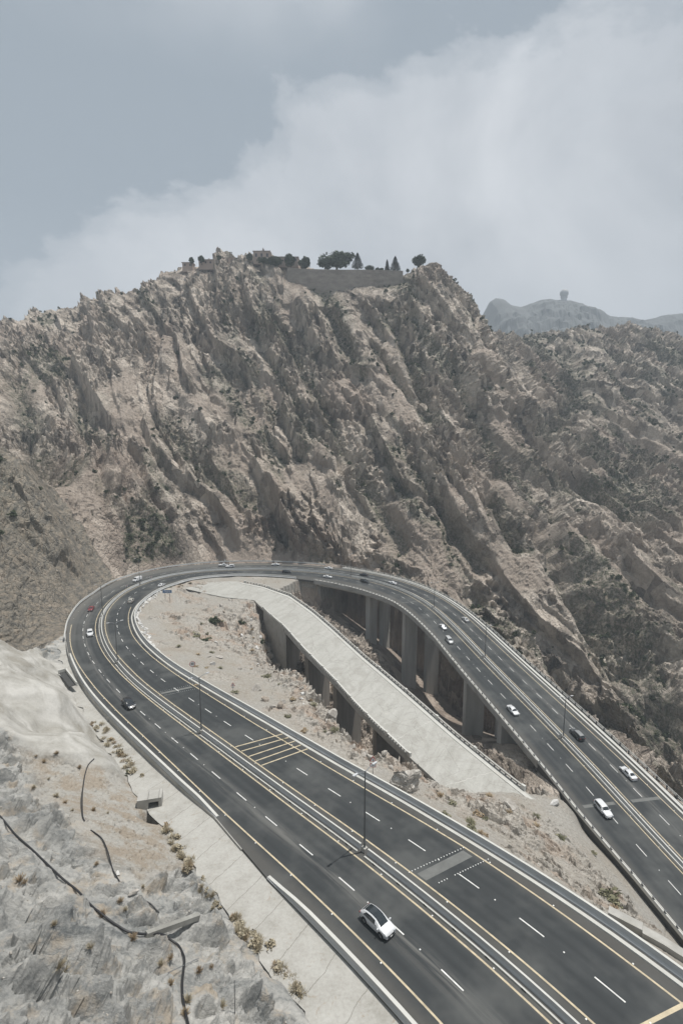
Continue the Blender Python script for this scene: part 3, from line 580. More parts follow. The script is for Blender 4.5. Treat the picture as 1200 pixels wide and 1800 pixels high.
# sprayed-concrete shoulder
cy((-160, 1030, 112), (-60, 1055, 114), (0, 1078, 116), (45, 1092, 120), (75, 1130, 124), (0, 1170, 101), (60, 1200, 108), (110, 1212, 118), (0, 1260, 84), (80, 1290, 90), (-150, 1200, 90))
cz((160, 1290, -56.5), (130, 1230, -55))
cy((-60, 1085, 128), (0, 1130, 133), (60, 1150, 134))
cz((0, 1350, -50), (100, 1350, -54), (190, 1340, -57.5), (0, 1450, -46), (100, 1450, -50), (200, 1440, -55), (0, 1550, -41.5), (100, 1550, -46), (200, 1550, -50), (300, 1530, -55), (0, 1650, -37.5), (100, 1650, -42), (200, 1650, -46.5), (300, 1640, -51),
   (370, 1630, -54), (0, 1780, -34), (100, 1780, -38), (200, 1780, -42), (300, 1780, -46.5), (400, 1770, -51), (460, 1740, -53.6), (-150, 1500, -38), (-150, 1700, -31), (100, 1950, -35), (300, 2000, -42), (460, 1950, -49))
# land inside the bend
cz((260, 1075, -69.2), (300, 1060, -70.6), (330, 1050, -71.8), (270, 1110, -67.6), (310, 1130, -67.5), (340, 1160, -66.3), (400, 1195, -64.8), (450, 1225, -64.2), (375, 1075, -72.2), (400, 1058, -72.5), (350, 1095, -70.5), (385, 1110, -73.5), (430, 1100, -75.5), (440, 1140, -76.5), (410, 1150, -71), (450, 1175, -72), (480, 1200, -68),
   (510, 1180, -67.5), (530, 1205, -65.5), (560, 1240, -64.5), (560, 1290, -61.8), (590, 1262, -64.2), (600, 1300, -62.6), (640, 1330, -61.5), (690, 1340, -63.0), (720, 1380, -63.5), (770, 1390, -68), (800, 1400, -68.5), (850, 1395, -73.0), (890, 1400, -75.5),
   (950, 1430, -77.5), (900, 1450, -70.5), (960, 1500, -69.5), (1000, 1470, -77.5), (1050, 1530, -77), (1060, 1600, -66), (1130, 1620, -69.5), (1190, 1660, -68), (1000, 1420, -82.5))
for s in range(36, 376, 12): CP.append(rp(s, O_EB(s)+.8, -.35))
for s in range(330, 382, 10): CP.append(rp(s, O_EB(s)+4, -.7))
for s in range(570, 650, 8): CP.append(rp(s, O_EB(s)+1.5, -.9))
for s in range(0, 214, 10):
    CP.append(rp(s, O_AP(s)-.6, -DROP(s)-.2)); CP.append(rp(s, O_EA(s)-1, -DROP(s)-.2))
for s in range(214, 400, 10): CP.append(rp(s, O_EAW(s)-1.2, -.1))
KV = tb([384, 396, 410, 425, 530, 550, 566, 600], [1, 5, 11, 16, 15, 9, 3, 1])
for s in range(400, 650, 10): CP.append(rp(s, O_EAW(s)-1.5, -KV(s)))
for (t_, w_) in ((0, 0), (0, .5), (0, 1), (.06, .5), (.1, 0), (.12, .9), (.17, .2), (.95, .1), (.95, .6), (1, 1), (.97, .9)): CP.append(oldpt(t_, w_, -.35 if t_ < .5 else -.1))
CP = np.array(CP)
def tps_fit(P, lam=0.5):
    n = len(P); X = P[:, :2]/100; D = ((X[:, None]-X[None])**2).sum(2)
    K = np.where(D > 0, D*np.log(np.maximum(D, 1e-12)), 0) + lam*1e-4*np.eye(n)
    A = np.zeros((n+3, n+3)); A[:n, :n] = K; A[:n, n] = 1; A[:n, n+1:] = X; A[n:, :n] = A[:n, n:].T
    return X, np.linalg.solve(A, np.r_[P[:, 2], 0, 0, 0])
def tps_eval(fit, Q):
    X, w = fit; out = np.empty(len(Q)); n = len(X)
    for i in range(0, len(Q), 20000):
        q = Q[i:i+20000]/100; D = ((q[:, None, :]-X[None])**2).sum(2)
        out[i:i+20000] = np.where(D > 0, D*np.log(np.maximum(D, 1e-12)), 0) @ w[:n] + w[n] + q @ w[n+1:]
    return out
LAND = tps_fit(CP)
# ravine floor under both bridges
FP = np.array([(0,160,-112),(-12,190,-108),(14,132,-98),(22,118,-88),(38,122,-89),(50,112,-85),(30,148,-102),(47,150,-96),(53,138,-90),(62,118,-85.2),(10,205,-104),(20,200,-110),(-18,222,-90),(18,238,-106),(0,255,-97),(-20,262,-86),(0,240,-93),(5,228,-94),(-10,232,-90),(30,222,-120),(42,235,-126),(40,190,-113),(50,172,-107),(60,160,-104),(60,190,-118),(-30,190,-92),(-25,205,-92),(-42,214,-80),(-5,145,-98),(10,115,-86)], float)
FLOOR = tps_fit(FP)
CREST = [at_z(452, 1066, -74.2), at_z(462, 1110, -76.0), at_z(470, 1150, -73.5), at_z(490, 1172, -70), at_z(530, 1182, -66.5), at_z(560, 1222, -65.5), at_z(590, 1250, -65), at_z(600, 1290, -63), at_z(650, 1316, -62.5), at_z(700, 1326, -64.5)]
CREST = [tuple(c[:2]) for c in CREST]
POLY = CREST + [(24.5, 104.5), (34, 104), (44, 106.5), (53, 112)] + [tuple(rp(s, 10.0)[:2]) for s in (570, 560)] + [tuple(rp(s, -15)[:2]) for s in range(552, 390, -10)] + [tuple(rp(s, O_EB(s)-2)[:2]) for s in (388, 376)] + [(-30, 246), (-24, 229), (-36, 228)]
def inpoly(P, Q):
    P = np.array(P); ins = np.zeros(len(Q), bool); j = len(P)-1
    for i in range(len(P)):
        a, b = P[i], P[j]
        c = ((a[1] > Q[:, 1]) != (b[1] > Q[:, 1])) & (Q[:, 0] < (b[0]-a[0])*(Q[:, 1]-a[1])/((b[1]-a[1]) or 1e-9) + a[0]); ins ^= c; j = i
    return ins
def dpoly(P, Q, closed=False):
    P = np.array(P, float); best = np.full(len(Q), 1e9)
    for i in range(len(P) - (0 if closed else 1)):
        a, b = P[i], P[(i+1) % len(P)]; ab = b-a; t = np.clip(((Q-a)@ab)/(ab@ab+1e-12), 0, 1); best = np.minimum(best, np.hypot(*(Q-a-t[:, None]*ab).T))
    return best
SC_ = CL[::3]; NC_ = NR[::3]
def near(Q):
    s = np.empty(len(Q)); o = np.empty(len(Q))
    for i in range(0, len(Q), 20000):
        q = Q[i:i+20000]; D = ((q[:, None, :]-SC_[None, :, :2])**2).sum(2); k = D.argmin(1)
        s[i:i+20000] = k*3.0; o[i:i+20000] = ((q - SC_[k, :2])*NC_[k]).sum(1)
        dd = np.sqrt(D[np.arange(len(q)), k]); sg = np.sign(o[i:i+20000]); o[i:i+20000] = sg*dd
    return s, o
_ss = np.arange(0, SMAX)
_EA = np.array([O_EA(s) for s in _ss]); _EAW = np.array([O_EAW(s) for s in _ss]); _EB = np.array([O_EB(s) for s in _ss]); _AP = np.array([O_AP(s) for s in _ss]); _DR = np.array([DROP(s) for s in _ss])
CULV = at_z(268, 1438, -60.0)[:2]
def ground(Q, want=False):
    """height of the bare land"""
    H = tps_eval(LAND, Q); s, o = near(Q); si = np.clip(s.astype(int), 0, len(_ss)-1); rz = np.interp(s, _i, CL[:, 2])
    ins = inpoly(POLY, Q)
    if ins.any():
        q = Q[ins]; fl = tps_eval(FLOOR, q); dl = dpoly(CREST, q); dr = np.maximum(0, o[ins] + 15); si_ = s[ins]
        viaz = rz[ins] - np.interp(s[ins], [384, 396, 410, 425, 530, 550, 566, 600], [1, 5, 11, 16, 15, 9, 3, 1]) - .8*dr
        a = H[ins] - 2.4*dl
        w = (si_ > 384) & (si_ < 572) & (np.abs(o[ins]) < 60)
        edge = dpoly(POLY[len(CREST)-1:], q)
        b = np.where(w, np.maximum(viaz, -200), H[ins] - 1.2*edge)
        H[ins] = np.maximum(fl, np.minimum(np.minimum(H[ins]-.2, a), np.maximum(b, fl)))
    # keep the land under the carriageway
    ea = np.where((s > 209) & (s < 384), _EAW[si], _EA[si]) - .6; eb = _EB[si] + .5
    under = (o > ea) & (o < eb)
    dist = np.maximum(np.maximum(ea - o, o - eb), 0)
    via = (s > 384) & (s < 566)
    lim = np.where(via & (o > -12), rz - 4.2, np.where(via, rz - 1.6, rz - .5))
    H = np.where(under, np.minimum(H, lim), H)
    H = np.where((~under) & (~ins) & (dist < 6) & ~((o < 0) & (s < 214)) & (s > 2) & (s < SMAX-2), np.minimum(H, rz - .12 + 1.6*np.maximum(dist-.4, 0)) , H)
    nl = (o < 0) & (s < 214) & (s > 2); ap = np.interp(s, _ss, _AP); zz = rz - np.interp(s, _ss, _DR)
    g = np.maximum(ap - o, 0); out_ = nl & (dist > 0)
    H = np.where(out_, np.minimum(H, zz - .25 + np.where(s > 150, .9, 1.5)*g), H); H = np.where(out_, np.maximum(H, zz - .25 - .5*np.maximum(g-1, 0)), H)
    H = H - 3.0*np.exp(-(((Q-CULV)**2).sum(1)/3.2)**2)
    if want: return H, s, o, ins, dist
    return H
def hit(u, v, y0=25, y1=900, n=500):
    """where the line of sight of photo pixel (u, v) meets the land"""
    Y = np.exp(np.linspace(math.log(y0), math.log(y1), n)); d = dirvec(u, v); P = d[None]*(Y/d[1])[:, None]
    h = ground(P[:, :2]); k = np.argmax(P[:, 2] < h)
    if P[k, 2] >= h[k]: return None
    if k == 0: return P[0]
    a, b = P[k-1, 2]-h[k-1], h[k]-P[k, 2]; t = a/(a+b+1e-9); return P[k-1] + (P[k]-P[k-1])*t

# ---- noise
def hsh(ix, iy, seed):
    h = (ix.astype(np.int64)*374761393 + iy.astype(np.int64)*668265263 + seed*2246822519) & 0xffffffff
    h = ((h ^ (h >> 13))*1274126177) & 0xffffffff; h = ((h ^ (h >> 16))*2654435761) & 0xffffffff
    return ((h ^ (h >> 15)) & 0xffffff)/16777216.0
def vn(x, y, seed=0):
    ix = np.floor(x); iy = np.floor(y); fx = x-ix; fy = y-iy; fx = fx*fx*fx*(fx*(fx*6-15)+10); fy = fy*fy*fy*(fy*(fy*6-15)+10)
    ix = ix.astype(np.int64); iy = iy.astype(np.int64)
    a = hsh(ix, iy, seed); b = hsh(ix+1, iy, seed); c = hsh(ix, iy+1, seed); d = hsh(ix+1, iy+1, seed)
    return (a+(b-a)*fx)*(1-fy) + (c+(d-c)*fx)*fy
def fbm(x, y, o=4, seed=0, g=.5):
    r = 0; a = 1; t = 0
    for k in range(o): r = r + a*(vn(x, y, seed+k*17)-.5)*2; t += a; a *= g; x = x*2.03+3.1; y = y*2.03+1.7
    return r/t
def ridged(x, y, o=4, seed=0):
    r = 0; a = 1; t = 0
    for k in range(o): r = r + a*(1-2*np.abs(vn(x, y, seed+k*13)-.5)*2); t += a; a *= .5; x = x*2.1+5.2; y = y*2.1+2.3
    return r/t
def facets(x, y, seed, tilt=.6, flat=.5, bias=0.0, soft=.1):
    """broken-block relief: every cell is a tilted plane at its own height"""
    ix = np.floor(x).astype(np.int64); iy = np.floor(y).astype(np.int64)
    b1 = np.full(x.shape, 1e9); v1 = np.zeros(x.shape); b2 = np.full(x.shape, 1e9); v2 = np.zeros(x.shape)
    for dx in (-1, 0, 1):
        for dy in (-1, 0, 1):
            jx = ix+dx; jy = iy+dy; h = hsh(jx, jy, seed); g = hsh(jx, jy, seed+1)
            ex = x-jx-h; ey = y-jy-g; d = np.sqrt(ex*ex+ey*ey)
            v = ((h*7.31+g*3.77) % 1-.5)*2*flat + (((h*13.7) % 1-.5+bias)*ex + ((g*17.3) % 1-.5)*ey)*2*tilt
            m = d < b1; m2 = (~m) & (d < b2)
            b2 = np.where(m, b1, np.where(m2, d, b2)); v2 = np.where(m, v1, np.where(m2, v, v2)); b1 = np.where(m, d, b1); v1 = np.where(m, v, v1)
    w = np.clip((b2-b1)/soft, 0, 1)*.5 + .5
    return v1*w + v2*(1-w)

def hs3(a, b, c, seed):
    h = (a*374761393 + b*668265263 + c*1274126177 + seed*2246822519) & 0xffffffff
    h = ((h ^ (h >> 13))*1274126177) & 0xffffffff; h = ((h ^ (h >> 16))*2654435761) & 0xffffffff
    return (h ^ (h >> 15)) & 0xffffffff
def facets3(x, y, z, seed, tilt=.6, flat=.5, bias=0.0, soft=.05):
    """the same broken-block relief from cells in space, so that no face is smeared"""
    ix = np.floor(x-.5).astype(np.int64); iy = np.floor(y-.5).astype(np.int64); iz = np.floor(z-.5).astype(np.int64)
    b1 = np.full(x.shape, 1e9); v1 = np.zeros(x.shape); b2 = np.full(x.shape, 1e9); v2 = np.zeros(x.shape)
    for dx in (0, 1):
        for dy in (0, 1):
            for dz in (0, 1):
                jx = ix+dx; jy = iy+dy; jz = iz+dz; h = hs3(jx, jy, jz, seed); p = (h & 255)/255.; q = ((h >> 8) & 255)/255.; r = ((h >> 16) & 255)/255.; w = ((h >> 24) & 255)/255.
                ex = x-jx-.15-.7*p; ey = y-jy-.15-.7*q; ez = z-jz-.15-.7*r; d = np.sqrt(ex*ex+ey*ey+ez*ez)
                v = (w-.5)*2*flat + (((w*7.3) % 1-.5+bias)*ex + ((p*5.7+q) % 1-.5)*ey + ((q*3.3+r) % 1-.5)*ez)*2*tilt
                m = d < b1; m2 = (~m) & (d < b2)
                b2 = np.where(m, b1, np.where(m2, d, b2)); v2 = np.where(m, v1, np.where(m2, v, v2)); b1 = np.where(m, d, b1); v1 = np.where(m, v, v1)
    w = np.clip((b2-b1)/soft, 0, 1)*.5 + .5
    return v1*w + v2*(1-w)

GU = np.r_[np.arange(-420, -60, 6.0), np.arange(-60, 1260, 1.9), np.arange(1260, 1620, 6.0)]
GY = [16.0]
while GY[-1] < 1000: GY.append(GY[-1]*(1.002 if 232 < GY[-1] < 560 else 1.0027 if GY[-1] > 40 else 1.006))
GY = np.array(GY)
NU, NY = len(GU), len(GY)
d0 = dirvec(0, 770)
TX = (GU - 600)/F_PX/ (math.cos(R_(PITCH)) + math.sin(R_(PITCH))*(900-770)/F_PX)
HOSES = [[(-20, 1420), (0, 1438), (30, 1470), (62, 1500), (100, 1540), (140, 1570), (165, 1600), (195, 1622), (225, 1643), (250, 1648), (290, 1652), (315, 1665), (326, 1690), (322, 1720), (320, 1750), (328, 1790), (334, 1815)],
         [(166, 1336), (155, 1345), (148, 1370), (146, 1400), (145, 1437), (150, 1446)], [(160, 1460), (180, 1475), (190, 1500), (197, 1530), (212, 1555), (221, 1564)], [(250, 1588), (268, 1598), (282, 1610)]]
def hosepath(pts):
    P = []
    for i in range(len(pts)-1):
        for k in range(7):
            t = k/7; q = hit(pts[i][0]+(pts[i+1][0]-pts[i][0])*t, pts[i][1]+(pts[i+1][1]-pts[i][1])*t, 22, 140, 700)
            if q is not None: P.append(q)
    Q = np.array(P)
    for _ in range(6): Q[1:-1] = .25*Q[:-2]+.5*Q[1:-1]+.25*Q[2:]
    return Q
def build_terrain():
    # base heights on a coarser grid, then bilinear
    cu = np.unique(np.r_[np.arange(0, NU, 3), NU-1]); cyi = np.unique(np.r_[np.arange(0, NY, 3), NY-1])
    XX = TX[None, cu]*GY[cyi, None]; YY = np.broadcast_to(GY[cyi, None], XX.shape)
    Q = np.c_[XX.ravel(), YY.ravel()]
    H, s, o, ins, dist = ground(Q, True)
    sh = XX.shape
    def upg(A):
        A = A.reshape(sh); B = np.empty((len(cyi), NU))
        for r in range(len(cyi)): B[r] = np.interp(np.arange(NU), cu, A[r])
        i = np.arange(NY); k = np.clip(np.searchsorted(cyi, i, 'right')-1, 0, len(cyi)-2); t = ((i-cyi[k])/(cyi[k+1]-cyi[k]))[:, None]
        return B[k]*(1-t)+B[k+1]*t
    Hg = upg(H)
    # smoothed version only for the mean normal
    Hs = H.reshape(sh).copy()
    for _ in range(10): Hs[1:-1, 1:-1] = (Hs[1:-1, 1:-1]*2+Hs[:-2, 1:-1]+Hs[2:, 1:-1]+Hs[1:-1, :-2]+Hs[1:-1, 2:])/6
    Gx = np.gradient(Hs, axis=1)/np.gradient(XX, axis=1); Gr = np.gradient(Hs, axis=0)/np.gradient(GY[cyi])[:, None]; Gy = Gr - Gx*TX[None, cu]
    for _ in range(3):
        for G_ in (Gx, Gy): G_[1:-1, 1:-1] = (G_[1:-1, 1:-1]*2+G_[:-2, 1:-1]+G_[2:, 1:-1]+G_[1:-1, :-2]+G_[1:-1, 2:])/6
    X = TX[None]*GY[:, None]; Y = np.broadcast_to(GY[:, None], X.shape)
    dHu = upg(Gx); dHy = upg(Gy)
    nx, ny, nz = -dHu, -dHy, np.ones_like(dHu); l = np.sqrt(nx**2+ny**2+nz**2); nx /= l; ny /= l; nz /= l
    Sg = upg(s); Og = upg(o); Dg = upg(dist); Ig = upg(ins.astype(float)) > .5
    inner = (Og > 0) & (Sg < 640); nearl = (Og <= 0) & (Sg < 222) & (Y < 178+X*0)
    mount = ~(inner | nearl)
    P = (X, Y, Hg)
    # --- mountain relief: slabs and gullies running down to the right
    Lv = np.array([.42, -.60, -.68]); Lv /= np.linalg.norm(Lv); Nv = np.array([0, -.72, .69]); Bv = np.cross(Lv, Nv); Bv /= np.linalg.norm(Bv)
    a = X*Lv[0]+Y*Lv[1]+Hg*Lv[2]; b = X*Bv[0]+Y*Bv[1]+Hg*Bv[2]
    wa = fbm(a/90, b/90, 1, 5)*9; wb = fbm(a/80+9, b/80, 1, 6)*8; b2 = b+wb; a2 = a+wa
    disp = np.zeros_like(X); scree = np.zeros_like(X); veg = np.zeros_like(X)
    rough_ = .2 + 1.3*sstep(-.3, .3, fbm(a/40, b/22, 3, 44))
    Cv = np.cross(Lv, Bv); c2 = X*Cv[0]+Y*Cv[1]+Hg*Cv[2]; MK = mount
    def F3(sb, sa, sc_, seed, *k):
        out = np.zeros_like(X); out[MK] = facets3(b2[MK]/sb, a2[MK]/sa, c2[MK]/sc_, seed, *k); return out
    big = 9.5*F3(46, 100, 60, 13, .9, .5, .3, .05) + 1.0*ridged(b2/30, a2/110, 2, 11)
    blk = 7.0*F3(22, 75, 36, 21, .85, .5, .5, .06) + 2.9*F3(9.5, 20, 12, 22, 1.2, .5, .3, .1)*(.5+.5*rough_) + (2.6*F3(4.8, 6.5, 4.8, 23, 1.35, .45, .1, .13) + 1.6*F3(2.6, 3.0, 2.4, 24, 1.5, .4, 0, .18))*rough_
    fine = .4*F3(1.5, 1.4, 1.3, 25, 1.3, .5, 0, .3)
    # scree: lower slopes in the middle and patches in hollows
    sc = sstep(.0, .35, fbm(a/38, b/26, 4, 41) + .9*np.exp(-((X-5)/70)**2 - ((Y-288)/26)**2) - .5*np.exp(-((X+95)/35)**2 - ((Y-285)/35)**2)-.12)
    sc = sc*sstep(520, 380, Y)
    GL = [([(470,530),(520,620),(560,700),(600,790),(640,850)], 5.5, 5), ([(440,560),(500,680),(560,780),(600,850)], 4.5, 4), ([(650,590),(690,650),(725,695)], 6, 4), ([(692,560),(745,690)], 6, 4),
          ([(20,660),(60,740),(95,830)], 6, 8), ([(135,690),(160,750),(190,800)], 7, 6), ([(235,905),(265,985)], 5, 5), ([(290,740),(340,800),(430,870)], 8, 12), ([(955,820),(1010,905)], 7, 6), ([(880,880),(925,950)], 7, 7),
          ([(1030,1010),(1085,1130),(1150,1270)], 9, 9), ([(1080,1060),(1150,1180),(1200,1280)], 7, 6), ([(990,1000),(1040,1080),(1075,1150)], 9, 8), ([(1000,610),(1010,700),(960,760)], 8, 10), ([(700,780),(760,870),(800,930)], 5, 5),
          ([(560,500),(600,580),(640,660)], 5, 6), ([(640,830),(670,900),(700,960)], 5, 6), ([(800,640),(860,760),(930,850)], 6, 6), ([(760,870),(812,925),(850,985)], 7, 5)]
    RL = [([(300,610),(315,680),(400,770)], 9, 9), ([(345,810),(430,850)], 4, 8), ([(455,560),(500,640),(545,740)], 6, 7), ([(530,520),(580,640),(640,760)], 5, 8), ([(600,520),(650,640),(700,740)], 6, 8), ([(720,500),(790,620),(880,720)], 7, 12),
          ([(560,790),(598,850)], 5, 5), ([(240,850),(300,960),(330,1000)], 6, 5), ([(200,880),(255,950),(300,985)], 4, 4), ([(860,640),(920,720)], 6, 10), ([(900,860),(940,900)], 8, 10), ([(990,940),(1060,1040),(1120,1180)], 9, 10),
          ([(1060,980),(1130,1100),(1200,1220)], 8, 9), ([(740,478),(790,490)], 4, 9), ([(700,880),(770,960),(820,1020)], 3, 6), ([(1040,620),(1060,700)], 8, 14), ([(1140,640),(1150,740)], 7, 14)]
    mx = mount
    Xm = X[mx]; Ym = Y[mx]; Hm = Hg[mx]; add = np.zeros(Xm.shape); vv = np.zeros(Xm.shape)
    for lst, sg in ((GL, -1), (RL, 1)):
        for pts, amp, wd in lst:
            W_ = [hit(*p) for p in pts]; W_ = np.array([w for w in W_ if w is not None and w[1] > 180])
            if len(W_) < 2: continue
            best = np.full(Xm.shape, 1e9)
            bb = (Xm > W_[:, 0].min()-45) & (Xm < W_[:, 0].max()+45) & (Ym > W_[:, 1].min()-60) & (Ym < W_[:, 1].max()+60)
            q = np.c_[Xm[bb], Ym[bb], Hm[bb]]; bs = np.full(len(q), 1e9)
            for i in range(len(W_)-1):
                A, B_ = W_[i], W_[i+1]; ab = B_-A; t = np.clip(((q-A)@ab)/(ab@ab), 0, 1); bs = np.minimum(bs, np.linalg.norm(q-A-t[:, None]*ab, axis=1))
            jit = 1+.35*fbm(q[:, 0]/9, q[:, 2]/9, 2, 55); g = np.exp(-(bs/(wd*jit))**2) if sg < 0 else sstep(1.5, .55, bs/(wd*jit))
            add[bb] += sg*amp*g*(1.35 if sg < 0 else 1)
            if sg < 0: vv[bb] = np.maximum(vv[bb], g*.9)
    dm = big[mx]*np.where(Ym > 480, .6, .9) + blk[mx]*(1-.72*sc[mx])*np.where((Ym > 478) & (Ym < 530), .7, 1) + fine[mx] + add + sc[mx]*(.5*facets(b[mx]/1.6, a[mx]/1.6, 91, .6, .8))
    rd = np.clip(Dg[mx]/13, 0, 1); rd = rd*rd*(3-2*rd)
    damp = np.where(Sg[mx] > 384, np.clip((Dg[mx]-1)/16, 0, 1), rd)
    dm = dm*np.where((np.abs(Xm-8) < 62) & (Ym > 488), .3, 1); dm = (dm - 2.0)*damp + (1-damp)*np.clip(Dg[mx]/6, 0, 1)*(.35*blk[mx]*.3 - .3)
    disp[mx] = dm; scree[mx] = sc[mx]
    veg[mx] = np.clip(vv + sstep(.05, .5, fbm(a[mx]/55, b[mx]/18, 4, 61)-.05 + np.where(Xm > 60, .12, 0) + 1.4*np.exp(-((Xm+101)/13)**2-((Ym-268)/17)**2)), 0, 1)*sstep(1, 5, Dg[mx])
    # streaked spur at the left
    sp = mount & (X < -90) & (Y < 245) | (nearl & (Y > 140) & (X < -95))
    st = 2.6*facets(b2/5, a2/22, 71, .8, .5) + 1.3*facets(b2/2.1, a2/9, 72, .9, .5) + .5*facets(b2/.9, a2/3, 73, 1, .5)
    disp = np.where(sp, np.minimum(1, np.clip(Dg-1, 0, 30)/10)*(st-.6), disp)
    # --- near-left slope: sprayed concrete above, split rock below
    shot_poly = [tuple(at_y(u, v, y)[:2]) for (u, v, y) in ((-300, 1040, 150), (-60, 1030, 140), (60, 1080, 150), (135, 1165, 140), (150, 1230, 112), (200, 1300, 100), (252, 1390, 90), (210, 1372, 84), (150, 1335, 80), (60, 1300, 78), (0, 1262, 80), (-300, 1200, 85))]
    Qn = np.c_[X[nearl], Y[nearl]]; shot = np.zeros_like(X)
    dsh = dpoly(shot_poly, Qn, True); inn = inpoly(shot_poly, Qn); shot[nearl] = np.where(inn, np.clip(.5+dsh/1.6, 0, 1), np.clip(.5-dsh/1.6, 0, 1))
    ch = X*.55 - Y*.83; cv = X*.83 + Y*.55      # strata of the foreground rock run away to the right
    wx = fbm(X/7, Y/7, 3, 81)*1.6
    NK = (Y < 185) & (~inner)
    def G3(s1, s2, s3, seed, *k):
        out = np.zeros_like(X); out[NK] = facets3((ch+wx*.4)[NK]/s1, cv[NK]/s2, Hg[NK]/s3, seed, *k); return out
    rkn = 1.5*G3(4.6, 9, 5, 82, 1.2, .45, .3, .12) + .85*G3(2.0, 3.4, 2.2, 83, 1.4, .45, .2, .14) + .34*G3(.85, 1.3, .85, 84, 1.5, .4, 0, .18) + .13*G3(.38, .5, .36, 88, 1.5, .4, 0, .25) + .5*ridged(ch/9, cv/22, 2, 85)
    sct_poly = [tuple(at_y(u, v, y)[:2]) for (u, v, y) in ((30, 1310, 78), (150, 1330, 82), (250, 1400, 86), (300, 1500, 74), (340, 1590, 62), (250, 1640, 52), (170, 1560, 56), (120, 1450, 63), (60, 1370, 70))]
    ds = dpoly(sct_poly, Qn, True); si = inpoly(sct_poly, Qn); sct = np.zeros_like(X); sct[nearl] = np.where(si, np.clip(.4+ds/4, 0, 1), np.clip(.4-ds/4, 0, 1))
    lump = 1.3*fbm(X/8, Y/8, 4, 86) + 1.3*ridged(ch/10, cv/20, 3, 87) + .22*fbm(X/1.6, (Y+Hg)/1.6, 4, 89) + .5*ridged((ch+wx)/3.5, cv/9, 2, 94)
    rub = .16*facets(X/.5, Y/.5, 92, .8, .8) + .25*fbm(X/3, Y/3, 3, 93)
    dn = (rkn*(1-sct) + rub*sct)*(1-shot) + lump*shot
    aw = np.clip((upg(np.where((s < 214) & (o < 0), np.interp(s, _ss, _AP) - o, dist)) - .3)/4, 0, 1)
    calm = np.ones_like(X)      # the hoses lie on smoother ribs of the rock
    for pts in HOSES: dh = dpoly(hosepath(pts)[::3, :2], Qn); calm[nearl] = np.minimum(calm[nearl], 1-.85*np.exp(-(dh/1.5)**2))
    dn = dn*calm
    disp = np.where(nearl & ~sp, dn*aw*np.where(shot > .5, .8, 1), disp)
    scree = np.where(nearl, sct*.9, scree)
    # --- land inside the bend
    cr = np.zeros_like(X); Qi = np.c_[X[inner], Y[inner]]
    dc = dpoly(CREST, Qi); rg = np.exp(-(dc/8)**2)
    bowl = np.exp(-(((Qi[:, 0]+45)/17)**2+((Qi[:, 1]-190)/24)**2)); tri = np.exp(-(((Qi[:, 0]-33)/12)**2+((Qi[:, 1]-84)/13)**2))*.8
    rocky = np.clip(rg + bowl*.7 + tri + np.where(Ig[inner], 1, 0) + .55*sstep(.0, .3, fbm(Qi[:, 0]/11, Qi[:, 1]/11, 3, 108)), 0, 1)
    xi, yi = Qi[:, 0], Qi[:, 1]; hi = Hg[inner]
    rr = 1.5*facets3(xi/4.2, yi/4.2, hi/4.2, 101, .9, .6) + .8*facets3(xi/1.8, yi/1.8, hi/1.8, 102, 1.1, .5) + .4*facets3(xi/.8, yi/.8, hi/.8, 103, 1.2, .5)
    sm = .32*fbm(xi/5, yi/5, 5, 104) + .09*facets(xi/.45, yi/.45, 105, .8, .8)*np.clip((200-yi)/100, .3, 1)
    ap = np.clip((Dg[inner]-.6)/4, 0, 1)
    di = (rr*rocky*np.where(Ig[inner], 1.5, 1) + sm)*ap
    cr[inner] = rocky
    # under the abandoned deck the land stays low; on it at both ends
    tt = np.linspace(0, 1, 60); dk = [tuple(oldpt(t, 0)[:2]) for t in tt] + [tuple(oldpt(t, 1)[:2]) for t in tt[::-1]]
    ind = inpoly(dk, Qi); oz = oldz(yi)
    edge = fbm(xi/3, yi/3, 3, 120)*2.2
    low = ind & (xi > -50) & (hi + di > oz - .25) & (yi > 108.5 + edge + .12*(xi-30))
    di = np.where(low, np.minimum(di, oz - .3 - hi), di)
    disp[inner] = di
    rock_in = np.zeros_like(X); rock_in[inner] = rocky
    Dd = disp.copy(); Dd[1:-1, 1:-1] = (disp[1:-1, 1:-1]*4+2*(disp[:-2, 1:-1]+disp[2:, 1:-1]+disp[1:-1, :-2]+disp[1:-1, 2:])+disp[:-2, :-2]+disp[:-2, 2:]+disp[2:, :-2]+disp[2:, 2:])/16; disp = np.where(nearl & (shot > .3), Dd, disp)
    # assemble
    for m_ in (inner,):
        pass
    VX = X + nx*disp; VY = Y + ny*disp; VZ = Hg + nz*disp
    vi = inner & ~Ig; VX = np.where(vi, X, VX); VY = np.where(vi, Y, VY); VZ = np.where(vi, Hg + disp, VZ)
    V = np.stack([VX, VY, VZ], -1).reshape(-1, 3)
    dcg = np.zeros_like(X); dcg[inner] = dc; cls = np.where(inner & ~(Ig & (dcg > 7)), 1, np.where(nearl & ~sp, 2, 0))
    veg = np.where(inner, 0, veg)
    spc = sp.astype(float)
    cov = np.stack([np.where(inner, 1-rock_in, scree), veg, np.where(nearl & ~sp, shot, spc), np.ones_like(X)], -1).reshape(-1, 4)
    c4 = cls[:-1, :-1]
    idx = np.arange(NU*NY).reshape(NY, NU)
    quads = np.stack([idx[:-1, :-1], idx[:-1, 1:], idx[1:, 1:], idx[1:, :-1]], -1)
    out = {}
